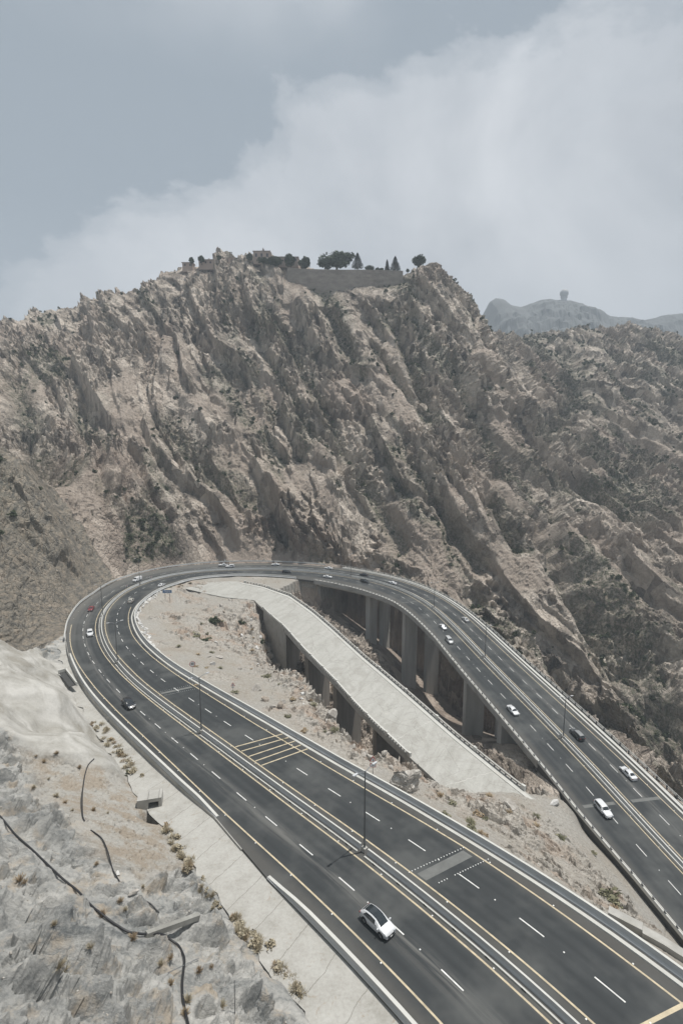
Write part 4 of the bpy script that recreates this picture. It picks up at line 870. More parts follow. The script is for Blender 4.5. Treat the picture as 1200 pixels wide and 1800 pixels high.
    for c, name, mt, lab in ((0, 'mountain', M_MOUNT, 'tall jagged brown-grey rock mountain with slabs and scree behind the highway bend'),
                         (1, 'rocky_ground', M_GROUND, 'pale sandy and rocky ground inside the bend with the dark ravine'),
                         (2, 'hillside', M_HILL, 'pale grey rock and sprayed-concrete slope at the lower left')):
        q = quads[c4 == c]; used, inv = np.unique(q, return_inverse=True); vv_ = V[used]; f = inv.reshape(-1, 4)
        me = bpy.data.meshes.new(name); me.vertices.add(len(vv_)); me.vertices.foreach_set('co', vv_.astype(np.float32).ravel())
        me.loops.add(f.size); me.loops.foreach_set('vertex_index', f.astype(np.int32).ravel())
        me.polygons.add(len(f)); me.polygons.foreach_set('loop_start', np.arange(0, f.size, 4, dtype=np.int32)); me.polygons.foreach_set('loop_total', np.full(len(f), 4, dtype=np.int32))
        me.update(calc_edges=True); ca = me.color_attributes.new('cover', 'FLOAT_COLOR', 'POINT'); ca.data.foreach_set('color', cov[used].astype(np.float32).ravel())
        if c == 2: me.polygons.foreach_set('use_smooth', (cov[q[:, 0], 2] > .5))
        else: me.polygons.foreach_set('use_smooth', np.zeros(len(f), bool))
        me.materials.append(mt); ob = bpy.data.objects.new(name, me); C.objects.link(ob); tag(ob, lab, kind='structure')
    return dict(V=V.reshape(NY, NU, 3), n=np.stack([nx, ny, nz], -1), cls=cls, veg=veg, scree=scree, S=Sg, O=Og, D=Dg, I=Ig, shot=shot, rocky=rock_in)
M_MOUNT = rock_mat('mountain_rock', (0.60, 0.53, 0.455), (0.34, 0.293, 0.247), (0.105, 0.096, 0.085), red=(0.33, 0.265, 0.22), bump=1.3, stretch=(1, .6, .55), rot=(0, R_(-28), 0))
def ground_mat():
    m = bpy.data.materials.new('dry_ground'); m.use_nodes = True; nt = m.node_tree; L = nt.links.new
    b = nt.nodes['Principled BSDF']; b.inputs['Roughness'].default_value = 0.95; b.inputs['Specular IOR Level'].default_value = 0.15
    tc = nn(nt, 'ShaderNodeTexCoord'); P = tc.outputs['Object']
    n1 = nn(nt, 'ShaderNodeTexNoise', i_Scale=0.09, i_Detail=8.0, i_Roughness=0.65, i_Distortion=0.5); L(P, n1.inputs[0])
    n2 = nn(nt, 'ShaderNodeTexNoise', i_Scale=1.6, i_Detail=9.0, i_Roughness=0.75); L(P, n2.inputs[0])
    sand = ramp(nt, n1.outputs[0], [(0.35, (0.26, 0.23, 0.19)), (0.48, (0.30, 0.28, 0.25)), (0.62, (0.32, 0.313, 0.295))]).outputs[0]
    sand = mixc(nt, 0.5, sand, ramp(nt, n2.outputs[0], [(0.3, (0.17, 0.15, 0.125)), (0.55, (0.32, 0.30, 0.265)), (0.72, (0.52, 0.505, 0.47))]).outputs[0])
    rock = ramp(nt, n2.outputs[0], [(0.3, (0.20, 0.18, 0.16)), (0.5, (0.36, 0.33, 0.29)), (0.68, (0.50, 0.48, 0.44))]).outputs[0]
    n3 = nn(nt, 'ShaderNodeTexNoise', i_Scale=0.16, i_Detail=4.0); L(P, n3.inputs[0])
    rock = mixc(nt, ramp(nt, n3.outputs[0], [(0.5, 0.0), (0.62, 0.6)]).outputs[0], rock, (0.33, 0.235, 0.17))
    at = nn(nt, 'ShaderNodeAttribute', attribute_name='cover'); sp = nn(nt, 'ShaderNodeSeparateColor'); L(at.outputs['Color'], sp.inputs[0])
    c = mixc(nt, sp.outputs[0], rock, sand); L(c, b.inputs['Base Color'])
    vb = nn(nt, 'ShaderNodeTexVoronoi', i_Scale=2.2); L(P, vb.inputs['Vector'])
    h = mth(nt, 'ADD', mth(nt, 'MULTIPLY', vb.outputs['Distance'], 0.5), n2.outputs[0])
    bp = nn(nt, 'ShaderNodeBump', i_Strength=1.0, i_Distance=0.22); L(h, bp.inputs['Height']); L(bp.outputs[0], b.inputs['Normal'])
    return m
M_GROUND = ground_mat()
def hill_mat():
    m = bpy.data.materials.new('hillside_rock'); m.use_nodes = True; nt = m.node_tree; L = nt.links.new
    b = nt.nodes['Principled BSDF']; b.inputs['Roughness'].default_value = 0.93; b.inputs['Specular IOR Level'].default_value = 0.2
    tc = nn(nt, 'ShaderNodeTexCoord'); P = tc.outputs['Object']
    mp = nn(nt, 'ShaderNodeMapping'); L(P, mp.inputs[0]); mp.inputs['Rotation'].default_value = (0, 0, R_(-35)); mp.inputs['Scale'].default_value = (.45, 1.5, .8)
    n1 = nn(nt, 'ShaderNodeTexNoise', i_Scale=0.22, i_Detail=9.0, i_Roughness=0.68, i_Distortion=0.6); L(mp.outputs[0], n1.inputs[0])
    n2 = nn(nt, 'ShaderNodeTexNoise', i_Scale=2.4, i_Detail=9.0, i_Roughness=0.75); L(P, n2.inputs[0])
    a = mth(nt, 'ADD', mth(nt, 'MULTIPLY', n1.outputs[0], .65), mth(nt, 'MULTIPLY', n2.outputs[0], .35))
    rock = ramp(nt, a, [(0.37, (0.13, 0.137, 0.137)), (0.47, (0.28, 0.28, 0.268)), (0.6, (0.43, 0.42, 0.395)), (0.7, (0.54, 0.52, 0.485))]).outputs[0]
    n3 = nn(nt, 'ShaderNodeTexNoise', i_Scale=0.3, i_Detail=6.0, i_Roughness=0.65); L(P, n3.inputs[0])
    rock = mixc(nt, ramp(nt, n3.outputs[0], [(0.54, 0.0), (0.66, 0.6)]).outputs[0], rock, (0.38, 0.305, 0.22))
    scr = mixc(nt, n2.outputs[0], (0.17, 0.14, 0.105), (0.42, 0.36, 0.29))
    scr = mixc(nt, ramp(nt, n3.outputs[0], [(0.42, 0.0), (0.58, 0.8)]).outputs[0], scr, mixc(nt, n2.outputs[0], (0.26, 0.26, 0.245), (0.48, 0.47, 0.44)))
    n4 = nn(nt, 'ShaderNodeTexNoise', i_Scale=0.13, i_Detail=8.0, i_Roughness=0.6, i_Distortion=0.8); L(P, n4.inputs[0])
    sh = ramp(nt, n4.outputs[0], [(0.38, (0.22, 0.205, 0.175)), (0.46, (0.31, 0.30, 0.275)), (0.53, (0.38, 0.37, 0.345)), (0.60, (0.47, 0.46, 0.435))]).outputs[0]
    sh = mixc(nt, 0.3, sh, ramp(nt, n2.outputs[0], [(0.3, (0.25, 0.24, 0.21)), (0.7, (0.5, 0.48, 0.44))]).outputs[0])
    at = nn(nt, 'ShaderNodeAttribute', attribute_name='cover'); sp = nn(nt, 'ShaderNodeSeparateColor'); L(at.outputs['Color'], sp.inputs[0])
    c = mixc(nt, sp.outputs[0], rock, scr); c = mixc(nt, sp.outputs[2], c, sh); L(c, b.inputs['Base Color'])
    nb = nn(nt, 'ShaderNodeTexNoise', i_Scale=1.2, i_Detail=9.0, i_Roughness=0.72); L(mp.outputs[0], nb.inputs[0])
    h = mth(nt, 'ADD', nb.outputs[0], mth(nt, 'MULTIPLY', n2.outputs[0], .35))
    bp = nn(nt, 'ShaderNodeBump', i_Strength=1.0); L(h, bp.inputs['Height']); L(mth(nt, 'MULTIPLY_ADD', sp.outputs[2], -0.15, 0.3), bp.inputs['Distance']); L(bp.outputs[0], b.inputs['Normal'])
    return m
M_HILL = hill_mat()
TER = build_terrain()

# ------------------------------------------------------------------ vehicles
def paint(name, col, rough=.28):
    m = bpy.data.materials.new(name); m.use_nodes = True; b = m.node_tree.nodes['Principled BSDF']
    b.inputs['Base Color'].default_value = (*col, 1); b.inputs['Roughness'].default_value = rough; b.inputs['Coat Weight'].default_value = .5; b.inputs['Coat Roughness'].default_value = .08
    return m
P_WHITE = paint('white_car_paint', (.60, .61, .62), .35); P_BLACK = paint('black_car_paint', (.012, .014, .018)); P_RED = paint('dark_red_car_paint', (.20, .02, .025))
P_SILV = paint('silver_car_paint', (.45, .46, .46)); P_GREY = paint('grey_car_paint', (.045, .05, .052)); P_BEIGE = paint('champagne_car_paint', (.42, .41, .37)); P_GROOF = paint('grey_roof_paint', (.20, .205, .205), .5)
# side outlines: stations (x from rear to front, shoulder height, roof height, roof half width as share of the half width)
CARS = {
 'crossover': dict(L=4.4, Wd=1.82, H=1.62, zb=.24, st=[(-.5, .78, .80, .82), (-.485, .98, 1.00, .84), (-.44, 1.08, 1.16, .80), (-.36, 1.06, 1.42, .74), (-.22, 1.03, 1.57, .74), (-.06, 1.01, 1.62, .74), (.08, 1.00, 1.55, .74), (.19, 1.00, 1.30, .76), (.27, 1.00, 1.04, .80), (.38, .97, .99, .82), (.46, .86, .88, .78), (.495, .70, .71, .70), (.5, .55, .56, .66)], ws=(6, 8), rw=(2, 3), sw=(3, 7)),
 'suv': dict(L=4.85, Wd=1.93, H=1.75, zb=.28, st=[(-.5, .85, .87, .86), (-.49, 1.10, 1.12, .86), (-.475, 1.16, 1.30, .82), (-.43, 1.14, 1.66, .78), (-.3, 1.12, 1.74, .77), (-.05, 1.10, 1.75, .77), (.09, 1.09, 1.66, .76), (.2, 1.08, 1.16, .80), (.3, 1.08, 1.11, .82), (.42, 1.02, 1.05, .82), (.48, .88, .90, .80), (.5, .6, .61, .78)], ws=(6, 7), rw=(2, 3), sw=(3, 6)),
 'sedan': dict(L=4.75, Wd=1.82, H=1.45, zb=.2, st=[(-.5, .70, .72, .80), (-.49, .92, .94, .82), (-.42, .98, 1.00, .82), (-.34, .97, 1.01, .80), (-.2, .95, 1.37, .74), (-.08, .93, 1.44, .73), (.04, .92, 1.42, .73), (.1, .92, 1.33, .74), (.23, .92, .96, .80), (.36, .88, .90, .80), (.46, .78, .79, .76), (.495, .62, .63, .70), (.5, .5, .51, .68)], ws=(7, 8), rw=(3, 4), sw=(4, 7)),
 'van': dict(L=5.3, Wd=1.98, H=2.25, zb=.28, st=[(-.5, 1.1, 1.15, .95), (-.49, 1.2, 2.15, .88), (-.4, 1.2, 2.25, .86), (0, 1.2, 2.25, .86), (.18, 1.2, 2.18, .85), (.24, 1.2, 2.02, .84), (.36, 1.15, 1.32, .82), (.44, 1.02, 1.08, .82), (.49, .8, .82, .8), (.5, .55, .56, .78)], ws=(5, 6), rw=None, sw=(4, 5)),
 'minivan': dict(L=5.0, Wd=1.9, H=1.85, zb=.25, st=[(-.5, 1.0, 1.05, .86), (-.485, 1.1, 1.25, .84), (-.46, 1.1, 1.76, .80), (-.3, 1.08, 1.85, .79), (0, 1.07, 1.85, .79), (.14, 1.06, 1.75, .78), (.3, 1.05, 1.16, .80), (.42, .98, 1.02, .80), (.485, .8, .82, .78), (.5, .6, .61, .74)], ws=(5, 6), rw=(1, 2), sw=(2, 5)),
 'pickup': dict(L=5.2, Wd=1.86, H=1.78, zb=.32, st=[(-.5, .9, .92, .9), (-.49, 1.12, 1.13, .9), (-.22, 1.12, 1.13, .9), (-.2, 1.12, 1.16, .84), (-.17, 1.12, 1.68, .78), (-.06, 1.1, 1.77, .77), (.06, 1.1, 1.74, .77), (.18, 1.1, 1.18, .8), (.3, 1.08, 1.12, .82), (.44, 1.02, 1.05, .82), (.49, .85, .87, .8), (.5, .6, .61, .78)], ws=(6, 7), rw=(3, 4), sw=(4, 6)),
}
def glass(vs, shrink, out, mt, name, parent):
    """a pane over a run of body quads"""
    pass
def make_car(kind, label, cat, body_m, s, o, away=False, roof_m=None, dark_roof=False, lights=True, spare=False, yaw=0.0):
    D = CARS[kind]; L_, Wd = D['L'], D['Wd']/2; zb = D['zb']; st = D['st']
    t = empty(kind + '_car' if kind in ('crossover', 'suv', 'sedan') else kind); tag(t, label, cat)
    fwd = Vector(rp(s + .8, o) - rp(s - .8, o)).normalized()
    if (o < 0): fwd = -fwd
    side = Vector((0, 0, 1)).cross(fwd).normalized(); up = fwd.cross(side)
    M = Matrix((fwd, side, up)).transposed().to_4x4(); M.translation = Vector(rp(s, o, .012)); t.matrix_world = M
    rings = []
    for (x, zs, zr, rw) in st:
        tp = 1 - (.17 if x > 0 else .10)*max(0, abs(x)-.36)/.14*.9 - (.03 if abs(x) > .3 else 0); w = Wd*tp
        if abs(x) >= .499: w *= .93
        X = x*L_; lo = zb + (.06 if abs(x) > .47 else 0)
        zs_ = max(zs, lo+.1); zm = lo + (zs_-lo)*.55
        rings.append([(X, -w*.80, lo), (X, -w, lo+.10), (X, -w*1.0, zm), (X, -w*.965, zs_), (X, -w*rw, zr - (.05 if zr-zs_ > .15 else 0)), (X, -w*rw*.82, zr), (X, 0, zr + .03),
                      (X, w*rw*.82, zr), (X, w*rw, zr - (.05 if zr-zs_ > .15 else 0)), (X, w*.965, zs_), (X, w*1.0, zm), (X, w, lo+.10), (X, w*.80, lo)])
    n = len(rings[0]); vs = [v for r in rings for v in r]; fs = []
    for i in range(len(rings)-1):
        for j in range(n): fs.append((i*n+j, i*n+(j+1) % n, (i+1)*n+(j+1) % n, (i+1)*n+j))
    fs += [tuple(range(n)), tuple(range((len(rings)-1)*n, len(rings)*n))[::-1]]
    fs = [f[::-1] for f in fs]
    body = meshobj('body', vs, fs, body_m, t, smooth=True)
    bm = body.modifiers.new('b', 'BEVEL'); bm.width = .02; bm.segments = 1; bm.limit_method = 'ANGLE'; bm.angle_limit = .6
    def pane(name, i0, i1, js, mt, shr=.05, off=.012):
        """pane following the body between stations i0..i1 and ring points js"""
        V_ = []; F_ = []; m = len(js); cnt = i1-i0+1
        cen = Vector((0, 0, 0));
        pts = [[Vector(rings[i][j]) for j in js] for i in range(i0, i1+1)]
        for r in pts:
            for p in r: cen += p
        cen /= (cnt*m)
        nrm = (pts[0][-1]-pts[0][0]).cross(pts[-1][0]-pts[0][0]).normalized()
        if nrm.dot(cen - Vector((cen.x*.6, 0, .7))) < 0: nrm = -nrm
        for r in pts:
            for p in r: V_.append(cen + (p-cen)*(1-shr) + nrm*off)
        for a in range(cnt-1):
            for b in range(m-1): F_.append((a*m+b, a*m+b+1, (a+1)*m+b+1, (a+1)*m+b))
        return meshobj(name, V_, F_, mt, t)
    i0, i1 = D['ws']; pane('windscreen', 3 if dark_roof else i0, i1, [5, 6, 7] if dark_roof else [4, 5, 6, 7, 8], M_GLASS, .02 if dark_roof else .07, .03 if dark_roof else .02)
    if D['rw']: pane('rear_window', D['rw'][0], D['rw'][1], [4, 5, 6, 7, 8], M_GLASS, .14, .02)
    a, b = D['sw']
    for js in ([3, 4], [9, 8]):
        pane('side_window', a, b, js, M_GLASS, .10, .015)
    if roof_m: pane('roof_panel', a, i0, [5, 6, 7], roof_m, -.02, .012)
    r = .36 if kind not in ('sedan',) else .33
    for x in (-.30*L_, .31*L_):
        for sd in (-1, 1):
            w = MB(); w.tube([(x, sd*(Wd-.24), r), (x, sd*(Wd+.012), r)], r, 18); wh = w.build('tyre', M_TYRE, t)
            h = MB(); h.tube([(x, sd*(Wd-.02), r), (x, sd*(Wd+.02), r)], r*.62, 12); h.build('rim', M_RIM, wh)
            q = MB(); q.tube([(x, sd*(Wd-.03), r+.03), (x, sd*(Wd+.006), r+.03)], r+.075, 18); q.build('wheel_arch', M_TRIM, t)
    fx = st[-1][0]*L_; hz = st[-3][1] - .06; rx = st[0][0]*L_
    for sd in (-1, 1):
        q = MB(); q.box((st[-2][0]*L_-.04, sd*Wd*.68, hz-.06), (.22, Wd*.36, .15)); q.build('headlight', M_LAMP, t)
        q = MB(); q.box((rx+.06, sd*Wd*.74, st[1][1]-.14), (.14, Wd*.32, .18)); q.build('tail_light', M_TAIL, t)
        i_ = D['ws'][0 if kind != 'pickup' else 0]
        q = MB(); q.box((st[D['ws'][1]][0]*L_-.12, sd*(Wd+.10), st[D['ws'][1]][1]+.04), (.12, .24, .15)); q.build('mirror', body_m if body_m in (P_WHITE, P_SILV) else M_TRIM, t)
    q = MB(); q.box((fx+.0, 0, zb+.28), (.05, Wd*1.1, .2)); q.box((fx+.0, 0, zb+.06), (.06, Wd*1.5, .12)); q.build('grille', M_TRIM, t)
    q = MB(); q.box((fx+.035, 0, zb+.16), (.03, .34, .12)); q.build('number_plate', M_PLATE, t)
    q = MB(); q.box((rx-.015, 0, zb+.36), (.03, .34, .12)); q.build('number_plate', M_PLATE, t)
    if kind == 'pickup':
        q = MB(); q.box((-.35*L_, 0, 1.145), (1.3, Wd*1.55, .02)); q.build('cargo_bed', M_TRIM, t)
    if spare:
        q = MB(); q.tube([(rx-.02, .1, .95), (rx-.22, .1, .95)], .33, 16); q.build('spare_wheel', M_TRIM, t)
    return t
make_car('crossover', 'white crossover with dark glass roof, the nearest car', 'car', P_WHITE, 65.6, -6.9, dark_roof=True)
make_car('suv', 'black estate-like SUV with bright headlights coming down the outer carriageway', 'car', P_BLACK, 146, -6.3)
make_car('suv', 'small white car on the outer carriageway behind the black one, below the red car', 'car', P_WHITE, 209, -4.2)
make_car('sedan', 'dark red saloon car by the lamp post on the left of the bend', 'car', P_RED, 240, -6.2)
make_car('van', 'white panel van with black bumper on the outer lane of the bend', 'van', P_WHITE, 285, -5.6)
make_car('pickup', 'white pickup truck at the top of the bend, overlapped by a white SUV', 'pickup truck', P_WHITE, 331, -9.0)
make_car('suv', 'white SUV in front of the white pickup at the top of the bend', 'car', P_WHITE, 334, -5.2)
make_car('sedan', 'white saloon on the far carriageway above the black SUV, seen side on', 'car', P_WHITE, 358, -9.2)
make_car('suv', 'black SUV seen side on at the top of the bend, first on the bridge', 'car', P_BLACK, 365, 6.5)
make_car('sedan', 'white saloon on the far carriageway, straight above another white saloon', 'car', P_WHITE, 386, -8.6)
make_car('sedan', 'white saloon close to the viaduct parapet above the first pair of piers', 'car', P_WHITE, 390, 8.4)
make_car('sedan', 'black saloon partly hidden behind the black SUV on the viaduct', 'car', P_BLACK, 406, -6.0)
make_car('suv', 'black SUV on the viaduct beside the median, in front of a black saloon', 'car', P_BLACK, 412, 4.8)
make_car('sedan', 'white saloon close to the median, right of the two black cars on the viaduct', 'car', P_WHITE, 424, -3.9)
make_car('sedan', 'silver-grey saloon driving away alone on the far carriageway of the viaduct', 'car', P_SILV, 477, -7.3)
make_car('sedan', 'white saloon just ahead of the silver minivan', 'car', P_WHITE, 483, 5.5)
make_car('minivan', 'silver minivan with grey roof near the viaduct parapet', 'minivan', P_SILV, 496, 8.0)
make_car('sedan', 'white saloon with black grille alone in the inner lane of the viaduct', 'car', P_WHITE, 544, 7.6)
make_car('suv', 'dark grey off-roader with spare wheel and pale roof', 'car', P_GREY, 558, -4.3, roof_m=P_GROOF, spare=True)
make_car('sedan', 'white saloon driving away at the right edge, seen from behind', 'car', P_WHITE, 574, -7.5)
make_car('suv', 'white SUV at the lower end of the viaduct, nearest on the right road', 'car', P_WHITE, 584, 6.6)
make_car('sedan', 'white saloon next to the blue sign, going up round the bend', 'car', P_WHITE, 279, 11.3)
make_car('suv', 'champagne SUV seen from behind at the inner kerb of the bend', 'car', P_BEIGE, 248, 7.3)

# ------------------------------------------------------------------ lamp posts
LLAB = ['tall grey double-arm lamp post nearest the viewer, above the white crossover', 'double-arm lamp post left of the yellow bars, second from the front', 'double-arm lamp post between the carriageways below the bend, third from the front',
        'double-arm lamp post beside the red car', 'double-arm lamp post beside the white van', 'thin lamp post at the top of the viaduct before the black cars', 'lamp post on the viaduct above the white saloon and minivan', 'lamp post halfway along the viaduct, right of the minivan', 'lamp post on the viaduct beside the dark off-roader']
M_POLE = mat('pole_steel', (.10, .105, .105), .6)
def lamp(s, label):
    p = rp(s, mid(s), 0); t = empty('street_lamp', tuple(p), rdir(s)); tag(t, label, 'lamp post', 'lamp posts along the median')
    q = MB(); q.box((0, 0, .35), (.7, .6, .7)); q.build('base', M_CONC, t)
    q = MB(); q.tube([(0, 0, .7), (0, 0, 6), (0, 0, 12.2)], [.145, .12, .08], 8); pole = q.build('pole', M_POLE, t)
    q = MB(); q.box((.0, 0, 1.6), (.26, .26, .5)); q.build('junction_box', M_STEEL, pole)
    for sd in (-1, 1):
        q = MB(); q.tube([(0, 0, 12.0), (0, sd*.7, 12.35), (0, sd*1.5, 12.5)], .05, 6); a = q.build('arm', M_STEEL, t)
        q = MB(); q.box((0, sd*1.85, 12.52), (.3, .8, .14)); q.build('lamp_head', M_LAMP, a)
for s, l in zip(LAMPS, LLAB): lamp(s, l)

# ------------------------------------------------------------------ signs
def face_to(p, target=(0, 0)): return math.atan2(target[1]-p[1], target[0]-p[0]) + math.pi/2    # local -y looks at the target
def text(body, size, parent, m, loc):
    cu = bpy.data.curves.new('lettering', 'FONT'); cu.body = body; cu.size = size; cu.align_x = 'CENTER'; cu.align_y = 'CENTER'; cu.extrude = .008; cu.offset = .012
    o = bpy.data.objects.new('lettering', cu); dg = bpy.context.evaluated_depsgraph_get(); C.objects.link(o); dg.update()
    me = bpy.data.meshes.new_from_object(o.evaluated_get(dg)); bpy.data.objects.remove(o)
    me.materials.clear(); me.materials.append(m); r = bpy.data.objects.new('lettering', me); C.objects.link(r); r.parent = parent; r.location = loc; r.rotation_euler = (R_(90), 0, 0)
    return r
def disc(mb, r, y, z, n=28, r0=0):
    vs = [(r*math.cos(2*math.pi*k/n), y, z + r*math.sin(2*math.pi*k/n)) for k in range(n)]
    vs += [(a, y+.03, c) for (a, b, c) in vs]; fs = [tuple(range(n)), tuple(range(n, 2*n))[::-1]] + [(k, k+n, (k+1) % n+n, (k+1) % n) for k in range(n)]
    mb.add(vs, fs)
def ring(mb, r0, r1, y, z, n=28):
    vs = []
    for k in range(n):
        a = 2*math.pi*k/n; vs += [(r0*math.cos(a), y, z+r0*math.sin(a)), (r1*math.cos(a), y, z+r1*math.sin(a))]
    mb.add(vs, [(2*k, 2*k+1, (2*k+3) % (2*n), (2*k+2) % (2*n)) for k in range(n)])
def sign_speed(p, label):
    t = empty('speed_limit_sign', tuple(p), face_to(p)); tag(t, label, 'road sign')
    q = MB(); q.tube([(0, .06, 0), (0, .06, 3.0)], .05, 8); q.build('pole', M_STEEL, t)
    q = MB(); disc(q, .78, 0, 2.6); f = q.build('sign_face', M_SIGNW, t)
    q = MB(); ring(q, .66, .79, -.012, 2.6); q.build('rim_band', M_RED, f)
    text('30', .86, f, M_INK, (0, -.02, 2.6))
def tri(mb, r, y, z, k=1.0):
    pts = [(0, z+r), (-r*.87, z-r*.5), (r*.87, z-r*.5)]
    vs = [(a, y, b) for a, b in pts] + [(a, y+.03, b) for a, b in pts]; mb.add(vs, [(0, 1, 2), (5, 4, 3), (0, 3, 4, 1), (1, 4, 5, 2), (2, 5, 3, 0)])
def sign_warn(p, h, label, second=False, r=.8, plate=True):
    t = empty('warning_sign', tuple(p), face_to(p)); tag(t, label, 'road sign', 'triangular warning signs')
    q = MB(); q.tube([(0, .07, 0), (0, .07, h)], .05, 8); q.build('pole', M_STEEL_D, t)
    q = MB(); tri(q, r, 0, h); a = q.build('sign_border', M_RED, t)
    q = MB(); tri(q, r*.66, -.03, h-.02); f = q.build('sign_face', M_SIGNW, a)
    q = MB(); q.box((0, -.045, h+.02), (.09, .01, .34)); q.box((.08, -.045, h-.16), (.22, .01, .08)); q.build('pictogram', M_INK, a)
    if second:
        q = MB(); q.box((0, 0, h-1.05), (1.05, .03, .75)); b = q.build('plate_border', M_RED, t)
        q = MB(); q.box((0, -.03, h-1.05), (.85, .03, .52)); q.build('plate_face', M_SIGNW, b)
        q = MB(); q.box((0, -.05, h-1.0), (.5, .01, .07)); q.box((0, -.05, h-1.14), (.34, .01, .07)); q.build('pictogram', M_INK, b)
    elif plate:
        q = MB(); q.box((0, 0, h-.62), (.75, .03, .28)); b = q.build('plate', M_SIGNW, t)
        q = MB(); q.box((0, -.02, h-.62), (.5, .01, .07)); q.build('plate_text_line', M_INK, b)
def gpt(u, v, dz=0): p = hit(u, v, 25, 320, 1500); return np.array([p[0], p[1], p[2]+dz])
sign_speed(gpt(339, 1183), 'round white 30 speed limit sign behind the inner barrier')
sign_warn(gpt(410, 1222), 2.7, 'small triangular warning sign standing on the sand left of the boulder pile', r=.62)
sign_warn(gpt(655, 1362), 2.9, 'triangular warning sign with a red edged plate under it, left of the big boulder', True, r=.72)
def blue_sign():
    p = gpt(295, 1057); t = empty('direction_sign', tuple(p), face_to(p) + R_(-18)); tag(t, 'blue road sign board on two posts beside the inner barrier', 'road sign')
    for x in (-1.0, 1.0):
        q = MB(); q.tube([(x, .06, -.5), (x, .06, 4.2)], .08, 8); q.build('post', M_STEEL_D, t)
    q = MB(); q.box((0, 0, 4.4), (4.0, .06, 1.35)); f = q.build('panel', mat('sign_edge', (.32, .40, .50), .5), t)
    q = MB(); q.box((0, -.04, 4.4), (3.75, .03, 1.12)); q.build('panel_face', M_BLUE, f)
    q = MB(); rr = random.Random(4)      # illegible white script lines
    for zz, x0, x1 in ((4.62, -1.2, 1.5), (4.22, -.9, 1.3)):
        x = x0
        while x < x1:
            w = rr.uniform(.12, .4); q.box((x+w/2, -.062, zz + rr.uniform(-.05, .05)), (w, .012, rr.uniform(.07, .2))); x += w + rr.uniform(.05, .14)
    q.build('lettering', M_SIGNW, f)
blue_sign()
# small striped hazard markers on the outer carriageway and white marker posts on the wall
for s, o, l in ((291.5, -3.2, 'small red and white hazard marker beside the median, right of the white van'), (274, -3.6, 'small red and white hazard marker in front of the white van')):
    p = rp(s, o); t = empty('hazard_marker', tuple(p), face_to(p)); tag(t, l, 'road marker', 'hazard markers')
    for x in (-.35, .35):
        q = MB(); q.box((x, 0, .65), (.28, .08, 1.2)); q.build('panel', M_SIGNW, t)
    q = MB(); q.box((0, -.03, .8), (.3, .06, .5)); q.build('arrow', M_RED, t)
for s, l in ((333, 'white marker post on the wall above the white pickup'), (352, 'white marker post on the wall left of a white saloon')):
    p = rp(s, O_EAW(s), .5); t = empty('marker_post', tuple(p), rdir(s)); tag(t, l, 'marker post', 'white marker posts')
    q = MB(); q.box((0, 0, .5), (.5, .3, 1.3)); q.build('post', M_SIGNW, t); q = MB(); q.box((0, -.16, .9), (.4, .03, .2)); q.build('reflector', M_STEEL, t)

# ------------------------------------------------------------------ placement on the finished ground
from mathutils.bvhtree import BVHTree
def bvh_of(name):
    o = bpy.data.objects[name]; me = o.data; n = len(me.vertices); co = np.empty(n*3, np.float32); me.vertices.foreach_get('co', co)
    li = np.empty(len(me.loops), np.int32); me.loops.foreach_get('vertex_index', li)
    return BVHTree.FromPolygons(co.reshape(-1, 3).tolist(), li.reshape(-1, 4).tolist())
B_HILL, B_GRD = bvh_of('hillside'), bvh_of('rocky_ground')
def cast(u, v, trees=None):
    d = Vector(dirvec(u, v)).normalized(); best = None
    for b in (trees or (B_HILL, B_GRD)):
        r = b.ray_cast(Vector((0, 0, 0)), d)
        if r[0] is not None and (best is None or r[3] < best[3]): best = r
    return best
def drop(x, y, trees=None):
    best = None
    for b in (trees or (B_GRD, B_HILL)):
        r = b.ray_cast(Vector((x, y, 300)), Vector((0, 0, -1)))
        if r[0] is not None and (best is None or r[0].z > best.z): best = r[0]
    return best

